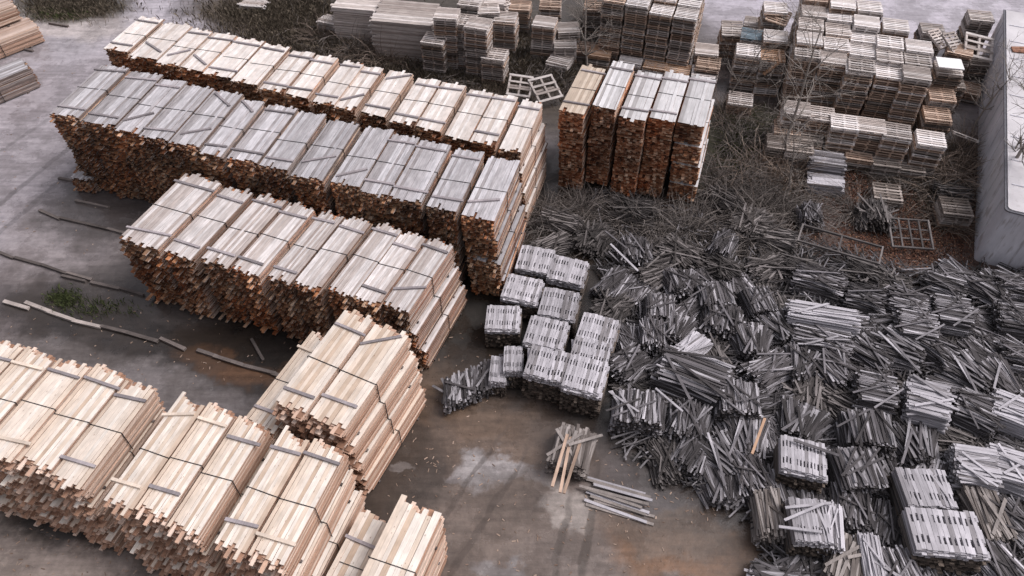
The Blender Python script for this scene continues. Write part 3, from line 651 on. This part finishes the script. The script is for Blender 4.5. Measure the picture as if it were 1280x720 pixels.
# rows of the large right-hand pallet block (pixels of the middle of each top pallet)
ZB = 3.6
rowsB = {
 'nearest rank of pallet block': (2.0, .95, [(996, 136), (1026, 143), (1056, 153), (1089, 157), (1121, 164), (1164, 174)], ['pal_grey', 'pal_grey', 'pal_pale', 'pal_grey', 'pal_grey', 'pal_pale']),
 'second rank of pallet block': (3.2, .9, [(1010, 64), (1043, 72), (1077, 81), (1112, 89), (1147, 91)], ['pal_grey', 'pal_grey', 'pal_grey', 'pal_pale', 'pal_grey']),
 'third rank of pallet block': (3.35, .4, [(1012, 47), (1046, 54), (1079, 62), (1113, 69), (1148, 73)], ['pal_pale', 'pal_pale', 'pal_pale', 'pal_grey', 'pal_grey']),
 'fourth rank of pallet block': (3.5, .35, [(1015, 29), (1048, 36), (1080, 44), (1113, 51), (1149, 56)], ['pal_grey', 'pal_grey', 'pal_pale', 'pal_pale', 'pal_pale']),
 'fifth rank of pallet block': (3.6, .3, [(1018, 13), (1050, 19), (1084, 26), (1120, 30)], ['pal_grey', 'pal_pale', 'pal_pale', 'pal_pale']),
 'farthest rank of pallet block': (3.9, .3, [(1020, -6), (1054, 1), (1088, 6)], ['pal_brown', 'pal_pale', 'pal_pale']),
}
si = 0
for nm, (z, scr, pts, tm) in rowsB.items():
    for i, (px, py) in enumerate(pts):
        si += 1; stack(px, py, z + random.Random(si).choice((-.13, 0, 0, .13)), -13 - (px - 1000) * .02, tm[i], f"{ORD[i+1]} stack in {nm}", si, score=scr)
grp2 = [(970, 8, 3.0, -8, 'pal_pale'), (970, 44, 2.6, -10, 'pal_pale'), (966, 68, 2.2, -9, 'pal_orange'), (936, 62, 2.2, -14, 'pal_pale'), (942, 42, 2.2, -16, 'blue'), (945, 27, 1.7, -15, 'pal_grey'), (917, 36, 1.6, -8, 'pal_grey'), (926, 122, .8, -14, 'pal_grey')]
for i, (px, py, z, yw, tm) in enumerate(grp2):
    stack(px, py, z, yw, tm, f"{ORD[i+1]} stack of group left of pallet block", 60 + i, score=.55)
# far block behind the timber block
for ri in range(4):
    for ci in range(4):
        a = Vector((at(853, 2, 3.9) - at(820, -3, 3.9)).to_tuple()); a.z = 0; a.normalize()
        b = Vector((-a.y, a.x, 0)); o0 = at(769, -2, 3.9) + a * 1.33 * ci + b * 1.13 * ri
        if ri == 3 and ci == 0: pass
        si += 1
        rs = random.Random(si); z = 3.9 + rs.choice((-.13, 0, .13))
        # give stack() a point through its own pixel mapping by direct world placement
        n = int(round(z / PZ)); lean = rs.gauss(0, .002)
        tm = 'pal_pale' if ci else 'pal_brown'
        for k in range(n):
            if ri and k > 3: m = 'pal_brown'
            m = tm if k == 0 else rs.choice(['pal_brown', 'pal_grey', 'pal_brown', 'pal_dark'])
            zz = (n - 1 - k) * PZ
            me = rs.choice(PAL[m])
            M4 = Matrix.Translation((o0.x + rs.gauss(0, .02), o0.y + rs.gauss(0, .025), zz)) @ Matrix.Rotation(math.atan2(a.y, a.x) + rs.gauss(0, .015), 4, 'Z')
            sc_ = (.5 if ri == 0 else .08) * (3 if k == 0 else 1 / (1 + .08 * k))
            ok = k < 19
            ind.append((sc_ if ok else 0, M4, me, f"{PLAT[m]} pallet, {'top' if k == 0 else ORD[min(k+1,20)] + ' down'}, {ORD[ci+1]} stack in {ORD[ri+1]} rank behind timber block"))
small = [(750, 63, 1.0, -17, 'pal_orange'), (790, 72, .9, -17, 'pal_pale'), (820, 79, .9, -17, 'pal_orange'), (848, 86, .9, -17, 'pal_orange'), (884, 62, 1.5, -12, 'pal_grey'), (886, 78, 1.4, -16, 'pal_brown'), (880, 90, 1.0, -14, 'pal_pale')]
for i, (px, py, z, yw, tm) in enumerate(small): stack(px, py, z, yw, tm, f"{ORD[i+1]} low stack behind timber block", 80 + i, score=.5)
mid = [(558, 17, 3.3, -8, 'pal_grey'), (580, 25, 2.9, -10, 'pal_grey'), (598, 28, 3.2, -14, 'pal_grey'), (543, 48, 2.0, -14, 'pal_grey'), (618, 68, 1.5, -14, 'pal_grey'), (610, 10, 2.3, 4, 'pal_grey'), (632, 22, 2.0, -10, 'pal_grey'), (588, 0, 2.6, -14, 'pal_grey'), (681, 26, 2.2, -12, 'pal_grey'),
       (710, 33, 1.6, 6, 'pal_grey'), (706, 52, 1.2, -2, 'pal_grey'), (735, 58, .8, -6, 'pal_brown'), (650, 5, 1.6, -10, 'pal_brown'), (688, 3, 1.8, -5, 'pal_brown'), (700, 72, .7, -24, 'pal_grey'), (744, 6, 1.6, -6, 'pal_brown')]
for i, (px, py, z, yw, tm) in enumerate(mid): stack(px, py, z, yw, tm, f"{ORD[i+1]} stack in old pallets behind back row", 100 + i, score=.6, mats=['pal_grey', 'pal_dark', 'pal_grey', 'pal_brown'])
right = [(1178, 118, 1.8, -13, 'pal_brown'), (1172, 142, 1.4, -13, 'pal_brown'), (985, 158, 1.2, -12, 'pal_brown'), (1012, 166, 1.2, -12, 'pal_dark'), (1074, 190, .8, -13, 'pal_brown'), (1108, 198, .8, -13, 'pal_dark'), (1138, 205, .6, -14, 'pal_dark'), (1226, 20, 2.4, -14, 'pal_grey'), (1226, 75, 1.3, -10, 'pal_dark'), (1186, 84, 2.6, -12, 'pal_grey'), (1200, 62, 2.0, -25, 'pal_brown'), (1166, 36, 1.4, -12, 'pal_grey'), (1190, 100, 1.6, -12, 'pal_dark'), (1210, 110, .6, -25, 'pal_brown'), (1196, 258, .9, -10, 'pal_dark'), (1110, 240, .5, -12, 'pal_dark'), (975, 178, 1.0, -12, 'pal_dark'), (1000, 180, 1.2, -12, 'pal_dark')]
for i, (px, py, z, yw, tm) in enumerate(right): stack(px, py, z, yw, tm, f"{ORD[i+1]} stack of group around block and shed", 130 + i, score=.5, mats=['pal_dark', 'pal_grey', 'pal_brown'])
ind.sort(key=lambda q: -q[0])
for (s, M4, me, lab) in ind[:290]:
    o = link('pallet', me); o.matrix_world = M4; tag(o, lab, 'pallet', 'stacked wooden pallets')
rest = {}
allmats = [q for q in PAL if q != 'frame'] + ['pal_blue']; mb = MB()
VC = {}
for (s, M4, me, lab) in ind[290:]:
    if me.name not in VC:
        v = np.zeros(len(me.vertices) * 3); me.vertices.foreach_get('co', v)
        fi = np.zeros(len(me.loops), int); me.loops.foreach_get('vertex_index', fi); VC[me.name] = (v.reshape(-1, 3), fi.reshape(-1, 4))
    v, fi = VC[me.name]; A = np.array(M4)
    mb.v.append(v @ A[:3, :3].T + A[:3, 3]); mb.f.append(fi + mb.n)
    mi = allmats.index({'orange_pallet_wood': 'pal_orange', 'pale_pallet_wood': 'pal_pale', 'grey_pallet_wood': 'pal_grey', 'brown_pallet_wood': 'pal_brown', 'damp_pallet_wood': 'pal_dark', 'blue_painted_board': 'pal_blue'}[me.materials[0].name])
    mb.m.extend([mi] * len(fi)); mb.n += len(v)
tag(link('stacked_pallets', mb.mesh('stacked_pallets', [M[q] for q in allmats])), 'mass of weathered pallets lower down and farther back in the stacks', 'pallets', kind='stuff')

def loose_pallet(px, py, z, yaw, pitch, roll, mat, label, sc=1.0):
    root = link('pallet', PAL[mat][0], None, at(px, py, z), Euler((pitch, roll, R(yaw)), 'XYZ'), (sc, sc, sc)); tag(root, label, 'pallet', 'loose pallets lying tilted')
loose_pallet(650, 108, .55, -10, .55, .05, 'frame', 'grey pallet upside up, left of two flat behind the back row', 1.1)
loose_pallet(681, 112, .75, 32, .5, .1, 'frame', 'grey pallet turned skewed, right of two flat behind the back row', 1.3)
loose_pallet(973, 22, 2.6, -28, .25, .1, 'pal_brown', 'brown pallet tilted between two stacks left of the pallet block')
loose_pallet(966, 79, 1.8, 80, -.9, .0, 'pal_orange', 'orange-tan pallet standing steeply against its stack left of the block')
loose_pallet(1172, 50, 2.0, 38, .45, .2, 'pal_grey', 'grey pallet leaning over, left of the leaning pair by the shed', 1.1)
loose_pallet(1190, 54, 2.1, 34, .5, .2, 'pal_grey', 'grey pallet leaning over, middle between block and shed', 1.1)
loose_pallet(1222, 60, 2.0, -12, .45, .15, 'frame', 'grey pallet tilted with open slats by the shed', 1.3)
loose_pallet(1205, 172, 1.0, -30, -.5, .1, 'pal_grey', 'small grey pallet tilted among the twigs right of the block')
loose_pallet(915, 37, 1.75, -5, .3, 0, 'pal_grey', 'grey pallet tilted at the far left of the pallet group')

# white sheet on a stack
mb = MB(); mb.box((0, 0, .03), (.62, .5, .03)); 
o = link('board_sheet', mb.mesh('board_sheet', [plain('white_sheet', (.78, .77, .77), .6, var=.06)]), None, at(1187, 80, 2.95), (0, 0, R(-12))); tag(o, 'blank white sheet lying on a pallet stack near the shed', 'sheet')

# dark crate frame (window-like) and long frame by the laths
def frame(px, py, z, yaw, W, D, nx, ny, tilt, mat, label, t=.07):
    root = empty('wooden_frame', at(px, py, z), R(yaw)); root.rotation_euler[0] = tilt; tag(root, label, 'wooden frame', 'old wooden frames')
    mb = MB(); mb.box((0, -D / 2, 0), (W / 2, t / 2, .05)); mb.box((0, D / 2, 0), (W / 2, t / 2, .05))
    mb.box((-W / 2, 0, .003), (t / 2, D / 2 + t / 2, .05)); mb.box((W / 2, 0, .003), (t / 2, D / 2 + t / 2, .05))
    link('border', mb.mesh('border', [M[mat]]), root)
    for i in range(1, nx):
        b = MB(); b.box((-W / 2 + W * i / nx, 0, .02), (.035, D / 2, .02)); link('slat', b.mesh('slat', [M[mat]]), root)
    for i in range(1, ny):
        b = MB(); b.box((0, -D / 2 + D * i / ny, -.02), (W / 2, .035, .018)); link('slat', b.mesh('slat', [M[mat]]), root)
frame(1138, 292, .5, -6, 1.75, 1.5, 4, 3, .25, 'lath_dark', 'grey slatted frame lying open on the red-brown leaves')
frame(1050, 305, .9, -25, 3.4, 1.0, 2, 1, .1, 'lath_dark', 'long dark open box frame beside the lath piles')

# sawn plank stacks at the back
def plank_stack(px, py, z, yaw, W, L, mat, label, seed, bw=.2, bh=.05):
    rs = random.Random(seed); root_p = at(px, py, z); mb = MB(); n = max(1, int(z / (bh + .012)))
    for k in range(n):
        y = -W / 2
        while y < W / 2 - .02:
            ww = bw * rs.uniform(.8, 1.2)
            mb.box((rs.gauss(0, .07), y + ww / 2, k * (bh + .012) + bh / 2), (L / 2 * rs.uniform(.95, 1.02), ww / 2 - .008, bh / 2), rotz(rs.gauss(0, .006))); y += ww
    o = link('plank_stack', mb.mesh('plank_stack', [M[mat]]), None, (root_p.x, root_p.y, 0), (0, 0, R(yaw))); tag(o, label, 'plank stack', 'stacks of sawn planks behind the rows')
plank_stack(507, 15, 2.4, -10, 2.4, 3.6, 'pal_grey', 'large stack of silvery wide planks behind the back row', 1, .24)
plank_stack(455, 0, 2.2, -10, 2.2, 3.4, 'pal_grey', 'tall plank stack cut by the top edge, left of the large one', 2, .24)
plank_stack(425, 27, .7, -22, .9, 2.8, 'pal_grey', 'low grey plank stack lying in the dry grass', 3, .2)
plank_stack(316, 3, .4, -8, .9, 1.6, 'mixed_top', 'small flat stack of whitish planks at the top edge', 4, .15)
plank_stack(1036, 198, 1.1, -14, 1.1, 1.6, 'lath', 'grey plank stack standing in front of the pallet block', 5, .12)
plank_stack(1034, 225, .7, -10, .7, 1.6, 'lath_light', 'blue-grey smooth planks lying below the grey plank stack', 6, .3)
plank_stack(612, -4, 2.2, -10, 1.4, 2.2, 'pal_grey', 'small grey plank stack at the top edge among old pallets', 7, .15)

# ------------------------------------------------------------------ pale shed at the right edge
def shed():
    k = N('pale_sheet_metal'); tc = k.n('ShaderNodeTexCoord')
    mp = k.n('ShaderNodeMapping', Scale=(3, .8, .5)); k.l(tc.outputs['Object'], mp.inputs[0])
    n1 = k.n('ShaderNodeTexNoise', Scale=1.0, Detail=6.0, Roughness=.65); k.l(mp.outputs[0], n1.inputs['Vector'])
    n2 = k.n('ShaderNodeTexNoise', Scale=.35, Detail=4.0); k.l(tc.outputs['Object'], n2.inputs['Vector'])
    c = k.mix(k.maprange(n1.outputs[0], .35, .7), (.48, .475, .52), (.68, .67, .72)); c = k.mix(k.maprange(n2.outputs[0], .45, .7, 0, .6), c, (.62, .59, .60))
    n3 = k.n('ShaderNodeTexNoise', Scale=2.2, Detail=6.0); k.l(mp.outputs[0], n3.inputs['Vector'])
    c = k.mix(k.maprange(n3.outputs[0], .55, .68, 0, .55), c, (.20, .16, .145))
    k.l(c, k.b.inputs['Base Color']); k.b.inputs['Roughness'].default_value = .5
    wall = k.m
    H = 3.0
    a = at(1258, 262, H); b = at(1256, 12, H); d = (b - a); L = d.length; yaw = math.atan2(d.y, d.x) - math.pi / 2
    root = empty('metal_shed', (a.x, a.y, 0), yaw); tag(root, 'long pale sheet-metal shed with a flat roof at the right edge', 'shed')
    W = 6.0
    # rounded front-left corner
    pts = [(.2 - .2 * math.cos(t), .2 - .2 * math.sin(t)) for t in [math.pi / 2 * i / 6 for i in range(7)]]
    pts = [(0, L)] + [(p[0], p[1]) for p in pts] + [(W, 0), (W, L)]
    def prism(z0, z1, pts, mat, name, grow=0.0):
        n = len(pts); cx, cy = W / 2, L / 2
        q = [(p[0] + grow * (1 if p[0] > cx else -1), p[1] + grow * (1 if p[1] > cy else -1)) for p in pts]
        mb = MB(); mb.geom([(x, y, z0) for x, y in q] + [(x, y, z1) for x, y in q], [tuple(range(n))[::-1], tuple(range(n, 2 * n))] + [(i, (i + 1) % n, (i + 1) % n + n, i + n) for i in range(n)])
        return link(name, mb.mesh(name, [mat]), root)
    prism(0, H - .08, pts, wall, 'wall')
    prism(H - .08, H - .02, pts, plain('dark_gutter', (.10, .10, .115), .5), 'gutter', .05)
    prism(H - .02, H + .02, pts, ROOF(), 'roof', -.06)
    for i in range(1, 16):
        mb = MB(); mb.box((-.012, L * i / 16, H / 2 - .05), (.012, .03, H / 2 - .08)); link('wall_rib', mb.mesh('wall_rib', [wall]), root)
    for i in range(1, 10):
        mb = MB(); mb.box((W / 2, L * i / 10, H + .035), (W / 2 - .2, .03, .015)); link('roof_seam', mb.mesh('roof_seam', [wall]), root)
    mb = MB(); np.random.seed(4)
    for i in range(5): mb.box((.0, i * .12, .04 + .01 * (i % 2)), (.45, .05, .03), rotz(.05 * i))
    o = link('brick_scrap', mb.mesh('brick_scrap', [plain('rusty_scrap', (.26, .13, .085), .8, var=.4)]), None, at(1277, 66, H + .03), (0, 0, R(-12))); tag(o, 'small rusty brown scrap lying on the pale shed roof', 'scrap')
def ROOF():
    k = N('pale_roof_sheet'); tc = k.n('ShaderNodeTexCoord')
    n1 = k.n('ShaderNodeTexNoise', Scale=.6, Detail=8.0, Roughness=.65); k.l(tc.outputs['Object'], n1.inputs['Vector'])
    n2 = k.n('ShaderNodeTexNoise', Scale=6.0, Detail=4.0); k.l(tc.outputs['Object'], n2.inputs['Vector'])
    c = k.mix(k.maprange(n1.outputs[0], .35, .68), (.44, .425, .44), (.62, .60, .62)); c = k.mix(k.maprange(n2.outputs[0], .6, .75, 0, .4), c, (.25, .22, .20))
    k.l(c, k.b.inputs['Base Color']); k.b.inputs['Roughness'].default_value = .5; return k.m
shed()

# ------------------------------------------------------------------ beams in lines on the ground
def beam_line(pts, mat, desc, seed, wd=.12):
    rs = random.Random(seed)
    for i, ((x0, y0), (x1, y1)) in enumerate(pts):
        A, B_ = at(x0, y0), at(x1, y1); d = B_ - A; mb = MB(); np.random.seed(seed * 10 + i)
        mb.box((0, 0, .06), (d.length / 2, wd / 2, .055), jit=.012)
        c = (A + B_) / 2; o = link('timber_beam', mb.mesh('timber_beam', [M[mat]]), None, (c.x, c.y, 0), (0, 0, math.atan2(d.y, d.x)))
        tag(o, f"{desc}, {ORD[i+1]} from the left", 'beam', 'beams laid end to end on the ground')
beam_line([((-12, 312), (18, 324)), ((19, 323), (52, 332)), ((53, 332), (84, 343)), ((84, 342), (116, 351)), ((78, 346), (108, 353)), ((114, 354), (150, 362)), ((150, 361), (180, 370))], 'beam', 'dark wet beam in the upper line before the third row', 1)
beam_line([((6, 378), (37, 387)), ((33, 379), (64, 391)), ((60, 390), (94, 402)), ((92, 402), (127, 410))], 'beam_pale', 'pale beam in the lower line left of the puddle', 2, .16)
beam_line([((127, 409), (160, 417)), ((160, 417), (198, 428)), ((201, 424), (232, 438)), ((247, 439), (272, 447)), ((268, 446), (305, 458)), ((304, 458), (345, 468)), ((340, 468), (372, 479))], 'beam', 'dark beam in the lower line near the pack row', 3, .15)
beam_line([((50, 264), (75, 275)), ((74, 273), (108, 281)), ((105, 280), (138, 288)), ((135, 287), (160, 294)), ((74, 224), (106, 230)), ((95, 252), (137, 261))], 'beam', 'thin dark beam beside the foot of the second row', 4)
beam_line([((62, 30), (86, 34)), ((12, 58), (42, 65)), ((20, 85), (32, 88)), ((315, 425), (330, 452))], 'beam', 'black beam poking out beneath a pack', 5)

# ------------------------------------------------------------------ bare trees, bushes, twigs, grass
def branch(mb, p, d, r, L, depth, rs, sides=4, mat=0):
    pts = [p]; rad = [r]; q = p.copy(); dd = d.copy(); n = 4
    for i in range(n):
        dd = (dd + Vector((rs.gauss(0, .16), rs.gauss(0, .16), rs.gauss(0.03, .10)))).normalized()
        q = q + dd * L / n; pts.append(q.copy()); rad.append(r * (1 - .6 * (i + 1) / n))
    mb.tube(pts, rad, sides if depth > 1 else 3, mat)
    if depth <= 0: return
    for k in range(rs.randint(3, 4)):
        i = rs.randint(1, n); t = rs.uniform(.4, 1.0); a = rs.uniform(0, 2 * math.pi)
        side = dd.orthogonal().normalized(); side.rotate(Matrix.Rotation(a, 3, dd))
        nd = (dd * rs.uniform(.6, 1.1) + side * rs.uniform(.5, 1.0)).normalized()
        branch(mb, pts[i], nd, max(rad[i] * .65, .008), L * rs.uniform(.5, .75), depth - 1, rs, 3, mat)
def tree(px, py, hgt, lean, label, seed, r=.09, depth=4):
    rs = random.Random(seed); base = at(px, py); root = empty('bare_tree', base); tag(root, label, 'tree', 'bare winter trees')
    tr = MB(); pts = [Vector((0, 0, 0))]; rad = [r]; d = Vector((lean[0], lean[1], 1)).normalized(); n = 6
    for i in range(n):
        d = (d + Vector((rs.gauss(0, .06), rs.gauss(0, .06), .05))).normalized(); pts.append(pts[-1] + d * hgt / n); rad.append(r * (1 - .75 * (i + 1) / n))
    tr.tube(pts, rad, 6); link('trunk', tr.mesh('trunk', [M['bark']]), root)
    cr = MB()
    for i in range(2, n + 1):
        for k in range(3):
            a = rs.uniform(0, 2 * math.pi); nd = Vector((math.cos(a), math.sin(a), rs.uniform(.4, 1.0))).normalized()
            branch(cr, pts[i], nd, rad[i] * .6 + .008, hgt * rs.uniform(.22, .36), depth - 2, rs)
    link('crown', cr.mesh('crown', [M['bark']]), root)
tree(972, 205, 7.0, (.05, .15), 'slender bare tree rising before the left end of the pallet block', 1)
tree(905, 130, 4.5, (.2, 0), 'small bare tree between timber block and pallet group', 2, .05)
tree(735, 105, 5.0, (-.1, .1), 'thin bare tree standing among the old pallets', 3, .07)
tree(1228, 268, 7.0, (.12, .1), 'wide bare tree before the pale shed roof', 4, .12)
tree(1215, 165, 4.0, (.1, .2), 'bare sapling leaning beside the shed wall', 5, .06)
tree(985, 240, 4.0, (-.2, .1), 'low twiggy bare tree left of the grey planks', 6, .05)

def bush_mesh(name, seed, n, rad, h, mat, th=.008):
    rs = random.Random(seed); mb = MB()
    for i in range(n):
        a = rs.uniform(0, 2 * math.pi); r0 = rs.uniform(0, rad * .6); p = Vector((math.cos(a) * r0, math.sin(a) * r0, 0))
        a2 = a + rs.gauss(0, .9); L = rs.uniform(.5, 1.0) * (rad + h) * .7; el = rs.uniform(.4, 1.3); pts = [p]; d = Vector((math.cos(a2) * math.cos(el), math.sin(a2) * math.cos(el), math.sin(el)))
        for k in range(4):
            d = (d + Vector((rs.gauss(0, .2), rs.gauss(0, .2), -.28))).normalized(); q = pts[-1] + d * L / 3; q.z = max(q.z, .03); pts.append(q)
        mb.tube(pts, [th, th * .8, th * .7, th * .5, th * .3], 3)
    return mb.mesh(name, [M[mat]])
BM = [bush_mesh('bush', s, 150, 1.2, 1.1, m, .015) for s, m in ((1, 'twig'), (2, 'twig_brown'), (3, 'twig'))]

rs = random.Random(77)
bushes = [(905, 235, 1.2, 0), (925, 262, 1.1, 2), (955, 255, 1.2, 0), (890, 275, 1.0, 2), (985, 225, 1.1, 1), (948, 215, 1.1, 1), (1175, 205, 1.1, 1), (1195, 225, 1.1, 1), (1150, 205, 1.0, 1), (1205, 190, 1.0, 1), (1165, 240, 1.0, 1), (905, 150, 1.0, 1), (920, 185, 1.1, 0), (1000, 270, 1.0, 0),
          (940, 300, 1.1, 2), (690, 268, .8, 2), (722, 262, .8, 0), (675, 284, .7, 0), (820, 282, .9, 2), (855, 290, 1.0, 0), (780, 285, .9, 0), (400, 50, .9, 1), (450, 70, 1.0, 1), (480, 75, 1.0, 1), (735, 30, 1.0, 0), (1065, 265, .9, 0), (1185, 280, .9, 1)]
for i, (px, py, s, v) in enumerate(sorted(bushes)):
    o = link('bush', BM[v], None, at(px, py), (0, 0, rs.uniform(0, 6)), (s * rs.uniform(.9, 1.2), s * rs.uniform(.9, 1.2), s * rs.uniform(.8, 1.2)))
    tag(o, f"leafless {'brown' if v == 1 else 'dark grey'} bush of thin arching twigs, {ORD[i+1] if i < 20 else ORD[i-19] + ' past the twentieth'} counting from the left", 'bush', 'leafless bushes')

def twigs():
    rs = random.Random(9); mb = MB()
    zones = [(760, 272, 110, 30, 1500), (930, 265, 70, 60, 1200), (1130, 225, 80, 35, 900), (430, 52, 90, 34, 900), (680, 85, 70, 35, 450), (960, 180, 50, 60, 500), (560, 108, 60, 14, 250), (900, 310, 120, 18, 700)]
    for (cx, cy, rx, ry, n) in zones:
        hubs = [(rs.gauss(cx, rx * .5), rs.gauss(cy, ry * .5)) for _ in range(max(4, n // 60))]
        for i in range(int(n * .6)):
            hx, hy = rs.choice(hubs); x = rs.gauss(hx, 11); y = rs.gauss(hy, 6); q = at(x, y); a = rs.uniform(0, 6.28); L = rs.uniform(.5, 2.4); p = Vector((q.x, q.y, rs.uniform(.02, .25))); d = Vector((math.cos(a), math.sin(a), rs.uniform(-.05, .5))).normalized(); pts = [p]
            for k in range(3):
                d = (d + Vector((rs.gauss(0, .25), rs.gauss(0, .25), -.12))).normalized(); z = pts[-1] + d * L / 3; z.z = max(.02, z.z); pts.append(z)
            th = rs.uniform(.7, 1.8); mb.tube(pts, [.012 * th, .010 * th, .008 * th, .004], 3)
    tag(link('fallen_twigs', mb.mesh('fallen_twigs', [M['twig']])), 'tangle of fallen twigs and brushwood on the dark ground', 'twigs', kind='stuff')
twigs()
def blades(name, zones, mat, label, hgt=(.1, .35), wd=.012, seed=1, cat='grass'):
    rs = random.Random(seed); mb = MB()
    for (cx, cy, rx, ry, n) in zones:
        for i in range(n):
            q = at(rs.gauss(cx, rx * .5), rs.gauss(cy, ry * .5)); a = rs.uniform(0, 6.28); h = rs.uniform(*hgt); l = Vector((math.cos(a), math.sin(a), 0)); s = Vector((-l.y, l.x, 0)) * wd
            t = q + l * h * rs.uniform(.2, .8) + Vector((0, 0, h)); m = q + l * h * .15 + Vector((0, 0, h * .6))
            mb.geom([tuple(q - s), tuple(q + s), tuple(m + s), tuple(t), tuple(m - s)], [(0, 1, 2, 3, 4)])
    tag(link(name, mb.mesh(name, [M[mat]])), label, cat, kind='stuff')
blades('dry_grass', [(400, 45, 150, 45, 9000), (350, 15, 90, 22, 5000), (90, 8, 60, 16, 3000), (560, 95, 110, 24, 4000), (680, 80, 80, 40, 3500), (1140, 225, 110, 45, 1200)], 'grass_dry', 'dry brown grass growing on the verge behind the rows', (.12, .45), .012, 2)
blades('green_grass', [(80, 374, 22, 10, 420), (120, 386, 50, 12, 260), (925, 180, 30, 40, 2200), (75, 18, 40, 8, 600)], 'grass_green', 'green grass tufts by the puddle and the timber block', (.08, .3), .012, 3)
def leaves():
    rs = random.Random(4); mb = MB()
    for (cx, cy, rx, ry, n) in [(1100, 230, 110, 45, 9000), (1160, 290, 70, 60, 6000), (970, 210, 60, 40, 1500), (1100, 300, 80, 40, 3000)]:
        for i in range(n):
            q = at(rs.gauss(cx, rx * .5), rs.gauss(cy, ry * .5)); q.z = rs.uniform(.01, .06); s = rs.uniform(.03, .06)
            rr = rot3(rs.uniform(0, 6.28), rs.gauss(0, .4), rs.gauss(0, .4)); v = (np.array([(-s, 0, 0), (0, -s * .6, 0), (s, 0, 0), (0, s * .6, 0)]) @ rr.T) + np.array(q)
            mb.v.append(v); mb.f.append(np.array([[0, 1, 2, 3]]) + mb.n); mb.m.append(0); mb.n += 4
    tag(link('fallen_leaves', mb.mesh('fallen_leaves', [M['leaf_red']])), 'red-brown fallen leaves under the bushes by the pallets', 'leaves', kind='stuff')
leaves()
def debris():
    rs = random.Random(14); mb = MB()
    for (cx, cy, rx, ry, n) in [(250, 420, 260, 60, 500), (640, 640, 200, 90, 500), (60, 200, 60, 120, 120), (130, 690, 160, 30, 250), (560, 500, 60, 120, 200), (800, 610, 100, 60, 250)]:
        n = n // 3
        for i in range(n):
            q = at(rs.uniform(cx - rx, cx + rx), rs.uniform(cy - ry, cy + ry)); mb.box((q.x, q.y, .012), (rs.uniform(.006, .02), rs.uniform(.02, .07), .006), rotz(rs.uniform(0, 3)))
    tag(link('wood_debris', mb.mesh('wood_debris', [M['pal_brown']])), 'small bark and wood chips littering the wet yard', 'wood chips', kind='stuff')
debris()
